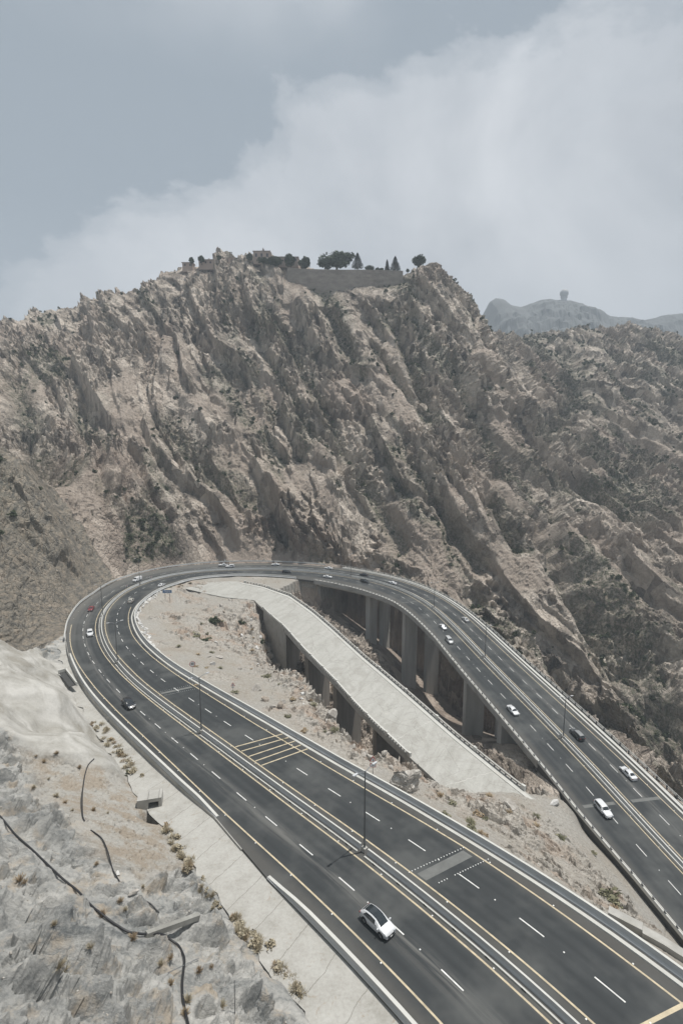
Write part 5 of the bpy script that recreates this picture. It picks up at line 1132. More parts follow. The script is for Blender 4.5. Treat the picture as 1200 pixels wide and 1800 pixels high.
# ------------------------------------------------------------------ concrete apron beside the near carriageway
def apron_mat():
    m = bpy.data.materials.new('apron_concrete'); m.use_nodes = True; nt = m.node_tree; L = nt.links.new
    b = nt.nodes['Principled BSDF']; b.inputs['Roughness'].default_value = .9; b.inputs['Specular IOR Level'].default_value = .2
    uv = nn(nt, 'ShaderNodeUVMap', uv_map='UVMap'); sx = nn(nt, 'ShaderNodeSeparateXYZ'); L(uv.outputs[0], sx.inputs[0]); tc = nn(nt, 'ShaderNodeTexCoord')
    n1 = nn(nt, 'ShaderNodeTexNoise', i_Scale=.35, i_Detail=7., i_Roughness=.65); L(tc.outputs['Object'], n1.inputs[0])
    n2 = nn(nt, 'ShaderNodeTexNoise', i_Scale=3.0, i_Detail=7., i_Roughness=.7); L(tc.outputs['Object'], n2.inputs[0])
    c = ramp(nt, n1.outputs[0], [(.32, (.26, .25, .225)), (.5, (.34, .33, .305)), (.7, (.39, .385, .36))]).outputs[0]
    c = mixc(nt, .25, c, ramp(nt, n2.outputs[0], [(.35, (.3, .29, .26)), (.65, (.56, .55, .52))]).outputs[0])
    n3 = nn(nt, 'ShaderNodeTexNoise', i_Scale=.5, i_Detail=5., i_Roughness=.75, i_Distortion=.8); L(tc.outputs['Object'], n3.inputs[0])
    c = mixc(nt, ramp(nt, n3.outputs[0], [(.60, 0.), (.68, .7)]).outputs[0], c, (.27, .225, .17))
    w = mth(nt, 'ADD', sx.outputs[0], mth(nt, 'MULTIPLY', n1.outputs[0], 1.2))
    w = mth(nt, 'ADD', w, mth(nt, 'MULTIPLY', sx.outputs[1], -.25))
    fr = mth(nt, 'ABSOLUTE', mth(nt, 'SUBTRACT', mth(nt, 'FRACT', mth(nt, 'MULTIPLY', w, 1/5.2)), .5))
    c = mixc(nt, ramp(nt, fr, [(0., .75), (.007, .6), (.012, 0.)]).outputs[0], c, (.16, .15, .13))
    L(c, b.inputs['Base Color']); bp = nn(nt, 'ShaderNodeBump', i_Strength=.6, i_Distance=.03); L(n2.outputs[0], bp.inputs['Height']); L(bp.outputs[0], b.inputs['Normal'])
    return m
def build_apron():
    vs = []; uv = []; fs = []; K = 12; s0, s1 = 0, 206; n = 103
    for i in range(n+1):
        s = s0 + (s1-s0)*i/n; a = O_AP(s) - .5 + .45*math.sin(s*.7) + .3*math.sin(s*1.9); b = O_EA(s) - .3; z = -DROP(s)
        for j in range(K+1): vs.append(rp(s, a+(b-a)*j/K, z + .05 + (.0 if j < K else 0))); uv.append((s, a+(b-a)*j/K))
    for i in range(n):
        for j in range(K): fs.append((i*(K+1)+j, i*(K+1)+j+1, (i+1)*(K+1)+j+1, (i+1)*(K+1)+j))
    o = meshobj('concrete_apron', vs, fs, apron_mat(), uvs=uv); tag(o, 'pale cracked concrete apron between the roadside barrier and the rock slope', kind='structure')
    # raised side of the carriageway above the apron
    q = MB(); sweep(q, 88, 206, lambda s: O_EA(s)-.36, [(-.12, -1.3), (.05, -1.3), (.05, -.03), (-.12, -.03)], 3)
    w = q.build('retaining_edge', M_CONC, o)
build_apron()

# ------------------------------------------------------------------ rocks
def rock_mesh(seed, sub=3, squash=(1, 1, .75)):
    import bmesh
    bm = bmesh.new(); bmesh.ops.create_icosphere(bm, subdivisions=sub, radius=1); r = random.Random(seed)
    cuts = [(Vector((r.gauss(0, 1), r.gauss(0, 1), r.gauss(0, .8))).normalized(), r.uniform(.38, .72)) for _ in range(11)]
    for v in bm.verts:
        for n, d in cuts:
            k = v.co.dot(n) - d
            if k > 0: v.co -= n*k*.97
        v.co += Vector((r.uniform(-1, 1), r.uniform(-1, 1), r.uniform(-1, 1)))*.02
        v.co = Vector((v.co.x*squash[0], v.co.y*squash[1], v.co.z*squash[2]))
    me = bpy.data.meshes.new('rock'); bm.to_mesh(me); bm.free(); return me
def rockcol(name, a, b_, c_):
    m = bpy.data.materials.new(name); m.use_nodes = True; nt = m.node_tree; L = nt.links.new; b = nt.nodes['Principled BSDF']; b.inputs['Roughness'].default_value = .95; b.inputs['Specular IOR Level'].default_value = .15
    tc = nn(nt, 'ShaderNodeTexCoord'); n = nn(nt, 'ShaderNodeTexNoise', i_Scale=1.6, i_Detail=9., i_Roughness=.72, i_Distortion=.4); L(tc.outputs['Object'], n.inputs[0])
    L(ramp(nt, n.outputs[0], [(.33, a), (.5, b_), (.66, c_)]).outputs[0], b.inputs['Base Color'])
    bp = nn(nt, 'ShaderNodeBump', i_Strength=1., i_Distance=.12); L(n.outputs[0], bp.inputs['Height']); L(bp.outputs[0], b.inputs['Normal']); return m
M_RK = rockcol('boulder_rock', (.22, .20, .18), (.38, .355, .32), (.52, .50, .465)); M_RKB = rockcol('brown_boulder_rock', (.17, .145, .12), (.29, .25, .21), (.42, .385, .34)); M_RKW = rockcol('white_stone', (.46, .45, .43), (.60, .59, .57), (.70, .69, .67))
RM = []
for k in range(7):
    me = rock_mesh(k, 3, ((1, .8, .7), (1, 1, .6), (1, .65, .8), (.9, .9, .9), (1.2, .7, .45), (1, .85, .75), (1.1, .6, .6))[k]); RM.append(me)
def rock(name, label, p, size, me, m, rz=0, group=None, cat='rock', tilt=0, sc=(1, 1, 1)):
    me2 = me
    key = (me.name, m.name)
    if key not in RKC:
        c = me.copy(); c.materials.clear(); c.materials.append(m); RKC[key] = c
    o = bpy.data.objects.new(name, RKC[key]); C.objects.link(o); o.location = p; o.rotation_euler = (tilt, tilt*.6, rz); o.scale = tuple(size*q for q in sc)
    tag(o, label, cat, group); return o
RKC = {}
def big_boulder():
    me = rock_mesh(77, 5, (1.25, .8, .95)); me.materials.append(M_RK)
    P = np.empty(len(me.vertices)*3); me.vertices.foreach_get('co', P); P = P.reshape(-1, 3)
    d = .10*facets(P[:, 0]*2.2+P[:, 1], P[:, 2]*2.8+P[:, 1]*.6, 5, 1, .6) + .045*facets(P[:, 0]*6, P[:, 2]*6+P[:, 1]*3, 6, 1, .6)
    l = np.linalg.norm(P, axis=1)[:, None]; P = P*(1+d[:, None]/l*1.1); me.vertices.foreach_set('co', P.ravel())
    r = cast(715, 1392); o = bpy.data.objects.new('big_boulder', me); C.objects.link(o); p = r[0]; o.location = (p.x+.4, p.y+1.6, p.z+.8); o.scale = (3.5, 3.3, 2.5); o.rotation_euler = (.15, .1, .5)
    tag(o, 'largest grey boulder, cracked and blocky, at the lower end of the abandoned bridge', 'boulder')
big_boulder()
def at_rock(name, label, u, v, size, k, m, rz=0, cat='boulder', group=None, lift=.3, sc=(1, 1, 1), tilt=.1):
    r = cast(u, v)
    if r is None: return
    return rock(name, label, (r[0].x, r[0].y, r[0].z + size*lift), size, RM[k], m, rz, group, cat, tilt, sc)
at_rock('boulder', 'brown-grey boulder with a flat top, largest of the pile left of the abandoned bridge', 452, 1214, 1.9, 0, M_RK, .4)
at_rock('boulder', 'brown tilted block at the foot of the boulder pile by the inner barrier', 466, 1232, 1.5, 5, M_RKB, 1.2)
at_rock('boulder', 'brown rounded boulder, rightmost of the pile by the inner barrier', 492, 1242, 1.15, 3, M_RKB, 2.2)
at_rock('boulder', 'pale boulder half sunk between the brown blocks of the pile', 481, 1244, .9, 1, M_RK, .2)
at_rock('boulder', 'pale blocky boulder on the brink of the ravine, left of the wall pier', 583, 1262, 2.0, 2, M_RK, .8)
at_rock('boulder', 'small square dark boulder standing on the very brink of the ravine', 578, 1246, .8, 3, M_RKB, .1)
at_rock('boulder', 'white sharp-edged block on the sand above the 30 sign', 375, 1169, 1.1, 3, M_RKW, .4)
at_rock('boulder', 'pale flat slab lying behind the white sharp-edged block', 386, 1156, 1.5, 4, M_RK, 2.9, lift=.1)
at_rock('boulder', 'pale low slab left of the white sharp-edged block', 366, 1155, 1.0, 4, M_RK, .6, lift=.1)
at_rock('boulder', 'white boulder lying on the gravel between two viaduct piers', 784, 1242, 2.6, 4, M_RKW, .9, sc=(1, 1, 1.4))
at_rock('boulder', 'low pale boulder touching the right foot of the largest boulder', 762, 1383, 1.3, 6, M_RK, .5)
at_rock('boulder', 'pale pointed outcrop among dry grass in the sandy wedge', 894, 1420, 1.9, 0, M_RK, 2.4)
at_rock('boulder', 'pale slab beside the lower end of the bridge railing', 975, 1415, 1.6, 6, M_RKW, .3)
at_rock('boulder', 'stone at the left end of the abandoned bridge railing', 676, 1325, .9, 1, M_RK, 1)
at_rock('boulder', 'pale stone on the hillside pinning the end of the upper hose', 152, 1443, .55, 0, M_RK, 1)
at_rock('boulder', 'pale stone on the hillside by the lower end of the middle hose', 234, 1572, .6, 4, M_RK, .4)
at_rock('boulder', 'flat light stone on the hillside above the middle hose', 208, 1537, .4, 4, M_RKW, 2)
rr = random.Random(11); n_ = 0; s = 176.0
while s < 272 and n_ < 95:      # dumped white stones along the inside of the barrier
    o = O_EB(s) + rr.uniform(.7, 2.0 + 1.0*math.sin(s*.13)); p = rp(s, o, 0); g = drop(p[0], p[1])
    z = g.z if g is not None else p[2]-.3
    rock('white_stone', 'white angular stone dumped in the row behind the inner barrier of the bend', (p[0], p[1], z+.12), rr.uniform(.45, 1.0), RM[rr.randrange(7)], M_RKW, rr.uniform(0, 6), 'white stones dumped along the inner barrier', 'stone', rr.uniform(-.3, .3)); n_ += 1; s += rr.uniform(.6, 1.5)
# broken pale blocks along the brink and in the hollow
rr = random.Random(31)
for i in range(95):
    if i < 60: j = rr.randrange(len(CREST)-1); t_ = rr.random(); x = CREST[j][0]+(CREST[j+1][0]-CREST[j][0])*t_ - abs(rr.gauss(1.5, 3.5)); y = CREST[j][1]+(CREST[j+1][1]-CREST[j][1])*t_ - abs(rr.gauss(1, 3))
    else: x, y = rr.gauss(-45, 9), rr.gauss(190, 15)
    g = drop(x, y, (B_GRD,))
    if g is None or g.z < -80: continue
    z_ = rr.uniform(.35, 1.25)
    rock('broken_block', 'pale broken rock block lying on the stony ground by the ravine brink', (x, y, g.z+z_*.15), z_, RM[rr.randrange(7)], (M_RK, M_RK, M_RKB, M_RKW)[rr.randrange(4)], rr.uniform(0, 6), 'broken blocks by the ravine brink', 'rock', rr.uniform(-.5, .5))
# loose rubble nobody could count
def merged(name, bases, items, mats, label, kind='stuff'):
    """items: list of (base index, x, y, z, scale, rz, squash)"""
    base = []
    for me in bases:
        co = np.empty(len(me.vertices)*3); me.vertices.foreach_get('co', co); lt = np.array([p.loop_total for p in me.polygons]); li = np.empty(len(me.loops), np.int32); me.loops.foreach_get('vertex_index', li)
        base.append((co.reshape(-1, 3), lt, li))
    V = []; LI = []; LT = []; off = 0
    for (k, x, y, z, sc, rz, sq_) in items:
        co, lt, li = base[k]; c, s_ = math.cos(rz), math.sin(rz)
        P = np.c_[(co[:, 0]*c-co[:, 1]*s_)*sc, (co[:, 0]*s_+co[:, 1]*c)*sc, co[:, 2]*sc*sq_] + [x, y, z]; V.append(P); LI.append(li+off); LT.append(lt); off += len(co)
    V = np.concatenate(V); LI = np.concatenate(LI); LT = np.concatenate(LT); me = bpy.data.meshes.new(name)
    me.vertices.add(len(V)); me.vertices.foreach_set('co', V.astype(np.float32).ravel()); me.loops.add(len(LI)); me.loops.foreach_set('vertex_index', LI.astype(np.int32))
    me.polygons.add(len(LT)); me.polygons.foreach_set('loop_start', np.r_[0, np.cumsum(LT)[:-1]].astype(np.int32)); me.polygons.foreach_set('loop_total', LT.astype(np.int32)); me.update(calc_edges=True)
    me.materials.append(mats); o = bpy.data.objects.new(name, me); C.objects.link(o); tag(o, label, kind=kind); return o
LOW = [rock_mesh(50+k, 1, (1, .8, .6)) for k in range(5)]
def pick(mask, n, seed, wt=None):
    r = np.random.RandomState(seed); idx = np.flatnonzero(mask.ravel()); area = (TER_A.ravel()[idx]) if wt is None else (TER_A*wt).ravel()[idx]
    return r.choice(idx, n, p=area/area.sum()), r
TER_A = np.gradient(TER['V'][..., 1], axis=0)*np.gradient(TER['V'][..., 0], axis=1); TER_A = np.maximum(TER_A, 0)
Vt = TER['V'].reshape(-1, 3)
inframe = (Vt[:, 1] > 20)
msk = (TER['cls'] == 1) & (TER['D'] > 1.5) & ~TER['I'] & (TER['V'][..., 1] < 262)
ids, r_ = pick(msk, 7000, 5, .25+TER['rocky'])
merged('rubble', LOW, [(int(r_.randint(5)), *Vt[i], float(.07+.26*r_.rand()**3), r_.rand()*6, 1) for i in ids], M_RK, 'pale loose stones and rubble strewn over the sandy ground inside the bend')
msk = (TER['cls'] == 0) & (TER['D'] > 3) & (TER['V'][..., 1] < 470) & (TER['V'][..., 1] > 175)
ids, r_ = pick(msk, 7000, 6, .15+TER['scree'])
merged('scree', LOW, [(int(r_.randint(5)), *Vt[i], float(.25+1.1*r_.rand()**4), r_.rand()*6, 1) for i in ids], M_RKB.copy(), 'brown scree blocks scattered over the lower mountain slopes')
msk = (TER['cls'] == 2) & (TER['shot'] < .2) & (TER['D'] > 7) & (TER['V'][..., 1] < 120)
ids, r_ = pick(msk, 3200, 7, .25+TER['scree'])
merged('gravel', LOW, [(int(r_.randint(5)), *Vt[i], float(.035+.2*r_.rand()**4), r_.rand()*6, 1) for i in ids], M_RK, 'grey gravel and small broken stones on the near slope')

# ------------------------------------------------------------------ plants
def leafmat(name, a, b_, tr=.0):
    m = bpy.data.materials.new(name); m.use_nodes = True; nt = m.node_tree; L = nt.links.new; b = nt.nodes['Principled BSDF']; b.inputs['Roughness'].default_value = .8; b.inputs['Specular IOR Level'].default_value = .2
    tc = nn(nt, 'ShaderNodeTexCoord'); g = nn(nt, 'ShaderNodeNewGeometry'); n = nn(nt, 'ShaderNodeTexNoise', i_Scale=.9, i_Detail=3.); L(g.outputs['Position'], n.inputs[0])
    L(ramp(nt, n.outputs[0], [(.35, a), (.65, b_)]).outputs[0], b.inputs['Base Color']); return m
M_SHRUB = leafmat('shrub_leaves', (.040, .052, .030), (.085, .10, .055)); M_TREE = leafmat('tree_leaves', (.035, .05, .03), (.07, .09, .048)); M_CONI = leafmat('conifer_leaves', (.022, .034, .024), (.04, .055, .035)); M_DRY = leafmat('dry_grass', (.31, .265, .185), (.44, .395, .30)); M_DRYB = leafmat('brown_dry_brush', (.25, .185, .12), (.38, .31, .21)); M_BARK = mat('bark', (.12, .095, .07), .9); M_SAGE = leafmat('sage_brush', (.13, .13, .08), (.24, .225, .15))
def foliage(seed, n, rad, leaf, up=0.0, clumps=7, hollow=.4):
    r = random.Random(seed); vs = []; fs = []; cl = []
    for _ in range(clumps):
        d = Vector((r.gauss(0, 1), r.gauss(0, 1), r.gauss(0, 1))).normalized()*r.uniform(.25, .72); cl.append((d, r.uniform(.28, .5)))
    for i in range(n):
        c, cr = cl[r.randrange(clumps)]; d = Vector((r.gauss(0, 1), r.gauss(0, 1), r.gauss(0, 1))).normalized()*cr*(r.uniform(hollow, 1)**.5)
        p = c + d; p = Vector((p.x*rad[0], p.y*rad[1], (p.z*.9+up)*rad[2])); a = Vector((r.gauss(0, 1), r.gauss(0, 1), r.gauss(0, 1))).normalized(); b = a.cross(Vector((r.gauss(0, 1), r.gauss(0, 1), r.gauss(0, 1)))).normalized(); l = leaf*r.uniform(.6, 1.4)
        k = len(vs); vs += [p-a*l-b*l*.5, p+a*l-b*l*.4, p+a*l*.6+b*l*.7, p-a*l*.5+b*l*.6]; fs.append((k, k+1, k+2, k+3))
    me = bpy.data.meshes.new('leaves'); me.from_pydata([tuple(v) for v in vs], [], fs); return me
SHR = [foliage(200+k, 150, (1, 1, .85), .17, .62, 6) for k in range(6)]
TUF = []
for k in range(5):            # dry grass tufts: thin blades fanning out
    r = random.Random(300+k); vs = []; fs = []
    for i in range(110):
        a = r.uniform(0, 6.28); t = r.uniform(.1, 1.15); l = r.uniform(.55, 1.15); b = Vector((math.cos(a)*.35*r.random(), math.sin(a)*.35*r.random(), 0)); tip = b + Vector((math.cos(a)*math.sin(t), math.sin(a)*math.sin(t), math.cos(t)))*l; w = Vector((-math.sin(a), math.cos(a), 0))*.055
        q = len(vs); vs += [b-w, b+w, tip+w*.4, tip-w*.4]; fs.append((q, q+1, q+2, q+3))
    me = bpy.data.meshes.new('grass_tuft'); me.from_pydata([tuple(v) for v in vs], [], fs); TUF.append(me)
PMC = {}
def plant(name, label, p, size, me, m, group=None, cat='shrub', rz=0, sc=(1, 1, 1)):
    key = (me.name, m.name)
    if key not in PMC: c = me.copy(); c.materials.clear(); c.materials.append(m); PMC[key] = c
    o = bpy.data.objects.new(name, PMC[key]); C.objects.link(o); o.location = p; o.scale = tuple(size*q for q in sc); o.rotation_euler = (0, 0, rz); tag(o, label, cat, group); return o
# mountain shrubs: the nearest 290 as things, the rest as one mass
msk = (TER['cls'] == 0) & (TER['D'] > 3.5) & ~TER['I'] & (TER['V'][..., 1] > 175) & (TER['V'][..., 1] < 720)
ids, r_ = pick(msk, 4600, 9, .05+TER['veg']**1.2 + 4*np.exp(-((TER['V'][..., 0]+101)/12)**2-((TER['V'][..., 1]-268)/15)**2))
its = [(int(r_.randint(6)), *Vt[i], float(.6+1.7*r_.rand()**2 + (.4 if Vt[i][1] > 400 else 0)), r_.rand()*6, .8+.5*r_.rand()) for i in ids]
its = [q for q in its if -60 < 600+F_PX*q[1]/(q[2]*.9896-q[3]*.1436) < 1260]
its.sort(key=lambda q: -q[4]/q[2])
for q in its[:285]: plant('mountain_shrub', 'dark green shrub growing between the rocks of the mountain face', (q[1], q[2], q[3]-.1), q[4], SHR[q[0]], M_SHRUB, 'shrubs on the mountain face', 'shrub', q[5], (1, 1, q[6]))
merged('scrub', SHR, [(q[0], q[1], q[2], q[3]-.1, q[4], q[5], q[6]) for q in its[285:]], M_SHRUB, 'small dark green scrub dotted over the far mountain face')
def pl(u, v, size, me, m, name, label, cat='shrub', group=None, lift=-.1, sc=(1, 1, 1), trees=None):
    r = cast(u, v, trees)
    if r is None: return
    return plant(name, label, (r[0].x, r[0].y, r[0].z+lift*size), size, me, m, group, cat, u*.37, sc)
pl(379, 1098, 3.2, SHR[0], M_SHRUB, 'shrub', 'largest dark green shrub in the hollow inside the bend')
pl(345, 1118, 2.0, SHR[1], M_SAGE, 'shrub', 'low green patch of weeds below the large shrub in the hollow', sc=(1.8, 1, .5))
pl(358, 1126, 1.9, SHR[2], M_SHRUB, 'shrub', 'dull green low bush trailing right of the weed patch in the hollow', sc=(1.6, 1, .5))
pl(424, 1098, 2.0, SHR[3], M_SHRUB, 'shrub', 'dark shrub next to the abutment wall of the abandoned bridge')
pl(461, 1130, 1.4, SHR[4], M_SHRUB, 'shrub', 'small dark shrub at the foot of the abutment wall')
pl(468, 1190, 1.5, SHR[5], M_SAGE, 'shrub', 'olive bush just above the boulder pile', sc=(1.3, 1, .7))
pl(1070, 1578, 1.5, SHR[1], M_SAGE, 'shrub', 'olive green bush by the barrier where the concrete wall begins', sc=(1.5, 1, .8))
pl(1082, 1588, 1.1, SHR[2], M_SAGE, 'shrub', 'small olive bush right of the one where the concrete wall begins', sc=(1.5, 1, .8))
pl(282, 1432, .9, SHR[3], M_SHRUB, 'shrub', 'green bush at the mouth of the culvert', sc=(1, 1.2, .9))
pl(226, 1362, .8, SHR[4], M_SAGE, 'shrub', 'grey-green bush at the lower end of the dry bush row')
k = 0; rr = random.Random(21)
for (u0, v0, u1, v1, n, sz) in ((166, 1272, 242, 1366, 34, .75), (286, 1452, 340, 1534, 20, .75), (344, 1549, 390, 1606, 10, .5), (400, 1616, 464, 1670, 19, .72), (476, 1689, 538, 1758, 14, .65)):
    for i in range(n):
        t = (i+.5)/n; u = u0+(u1-u0)*t + rr.uniform(-9, 11); v = v0+(v1-v0)*t + rr.uniform(-6, 6)
        pl(u, v, sz*rr.uniform(.7, 1.25), TUF[rr.randrange(5)] if i % 3 else SHR[rr.randrange(6)], M_DRY if rr.random() < .8 else M_DRYB, 'dry_bush', 'straw-coloured dry bush in the row at the foot of the near rock slope', 'dry bush', 'dry bushes at the foot of the near slope', .05)
for (u, v) in [(35,1548),(44,1552),(86,1370),(100,1400),(115,1412),(128,1425),(140,1350),(60,1385),(96,1625),(104,1700),(112,1708),(180,1610),(212,1585),(300,1685),(283,1695),(300,1730),(350,1708),(372,1700),(325,1785),(160,1665),(235,1650),(220,1600),(170,1520),(78,1340),(64,1330),(252,1560),(390,1770),(100,1325),(190,1430),(165,1425),(330,1760)]:
    pl(u, v, rr.uniform(.28, .6), TUF[rr.randrange(5)], M_DRY if rr.random() < .5 else M_DRYB, 'grass_tuft', 'small dry grass tuft growing on the near rock slope', 'grass tuft', 'grass tufts on the near slope', 0)
for i in range(70):
    u, v = [(rr.uniform(770, 960), rr.uniform(1375, 1470)), (rr.uniform(300, 480), rr.uniform(1080, 1230)), (rr.uniform(960, 1150), rr.uniform(1430, 1600)), (rr.uniform(480, 640), rr.uniform(1200, 1310)), (rr.uniform(300, 345), rr.uniform(1025, 1035))][(0, 0, 1, 1, 2, 3, 3, 4)[i % 8]]
    r = cast(u, v, (B_GRD,))
    if r is None or r[0].z < -83: continue
    plant('dry_brush', 'brown dry brush on the sandy ground inside the bend', tuple(r[0]), rr.uniform(.45, 1.1), TUF[rr.randrange(5)] if i % 2 else SHR[rr.randrange(6)], M_DRYB if rr.random() < .6 else M_SAGE, 'dry brush inside the bend', 'dry bush', rr.random()*6, (1.2, 1.2, .6))

# ------------------------------------------------------------------ hoses, wall, rods and culverts on the near slope
def hose(name, label, pts, r):
    Q = hosepath(pts)
    z = np.array([(drop(a, b, (B_HILL,)) or Vector((a, b, c))).z for a, b, c in Q])
    for _ in range(3): z = np.maximum(z, np.maximum(np.r_[z[0], z[:-1]], np.r_[z[1:], z[-1]])*.7 + z*.3)
    for _ in range(5): z[1:-1] = .25*z[:-2]+.5*z[1:-1]+.25*z[2:]
    Q[:, 2] = z + r*.6
    o = MB(); o.tube([tuple(p) for p in Q], r, 8); b = o.build(name, M_HOSE, smooth=True); tag(b, label, 'hose')
hose('hose', 'long thick black hose lying across the near rock slope', HOSES[0], .11)
hose('hose', 'short curved black hose highest on the dry grass of the slope', HOSES[1], .09)
hose('hose', 'thin dark hose piece in the middle of the gravel slope', HOSES[2], .08)
hose('hose', 'shortest black hose piece above the small concrete wall', HOSES[3], .075)
M_CONC_OLD = mat('old_wall_concrete', (.24, .235, .215), .95, .25, .8)
def smallwall():
    a = cast(252, 1648, (B_HILL,))[0]; b = cast(352, 1612, (B_HILL,))[0]; d = (b-a); rz = math.atan2(d.y, d.x); c = (a+b)/2
    q = MB(); q.box((0, 0, .15), (math.hypot(d.x, d.y), .5, .55)); o = q.build('low_wall', M_CONC_OLD); o.location = c; o.rotation_euler = (0, -math.atan2(d.z, math.hypot(d.x, d.y)), rz); tag(o, 'small low concrete wall stub on the near slope beside the long hose', 'wall')
smallwall()
def rod(name, label, a, b, r, m):
    q = MB(); q.tube([a, b], r, 6); o = q.build(name, m); tag(o, label, 'pole')
p = cast(413, 1781)[0]; rod('thin_pole', 'thin upright steel pole on the near slope at the bottom', (p.x, p.y, p.z-.2), (p.x+.05, p.y, p.z+3.3), .035, M_STEEL_D)
p, q_ = cast(296, 1713)[0], cast(350, 1688)[0]; rod('loose_rod', 'pale thin rod lying across the long hose', (p.x, p.y, p.z+.2), (q_.x, q_.y, q_.z+.25), .035, M_STEEL)
def culvert():
    p = at_z(266, 1424, -60.3); p[2] -= .45; t = empty('culvert', tuple(p), R_(14)); tag(t, 'square concrete culvert mouth with a dark opening between slope and apron', 'culvert')
    q = MB(); q.box((-1.25, 1.0, 1.05), (1.7, 2.2, 2.9)); q.box((1.45, 1.0, 1.05), (.5, 2.2, 2.9)); q.box((.4, 1.0, 2.2), (1.7, 2.2, .6)); q.build('head_wall', M_CONC, t)
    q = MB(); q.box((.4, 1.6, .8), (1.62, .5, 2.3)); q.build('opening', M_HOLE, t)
culvert()
def inlet():
    a = at_z(110, 1182, -63.2+.1); b = at_z(128, 1206, -63.2+.1); c = (a+b)/2; rz = math.atan2(b[1]-a[1], b[0]-a[0]); t = empty('drain_inlet', tuple(c), rz); tag(t, 'open dark drain box beside the upper end of the apron', 'drain')
    L2 = float(np.hypot(*(b-a)[:2]))
    q = MB(); q.box((0, 0, .0), (L2, 1.5, .1)); q.build('pit', M_HOLE, t)
    q = MB(); q.box((0, .95, .3), (L2+.6, .35, 1.1)); q.box((-L2/2-.2, 0, .3), (.35, 1.9, 1.1)); q.build('rim_wall', M_CONC_L, t)
inlet()
def sidewall():     # concrete wall between the inner barrier and the gravel at the right edge
    pts = [at_z(u, v, z) for (u, v, z) in ((1068, 1604, -55.2), (1128, 1635, -55.4), (1128.5, 1640, -55.5), (1165, 1660, -55.5), (1215, 1692, -55.6), (1280, 1735, -55.6))]
    q = MB(); vs = []; fs = []
    for p in pts:
        n = np.array([.55, .83, 0])*1.1; vs += [p - [0, 0, 3], p, p + n, p + n - [0, 0, 3]]
    for i in range(len(pts)-1):
        for j in range(4): fs.append((i*4+j, i*4+(j+1) % 4, (i+1)*4+(j+1) % 4, (i+1)*4+j))
    fs += [(3, 2, 1, 0), tuple(range(len(pts)*4-4, len(pts)*4))]
    q.add(vs, fs); o = q.build('retaining_wall', M_CONC); tag(o, 'stepped concrete retaining wall behind the inner barrier at the right edge', 'wall')
sidewall()

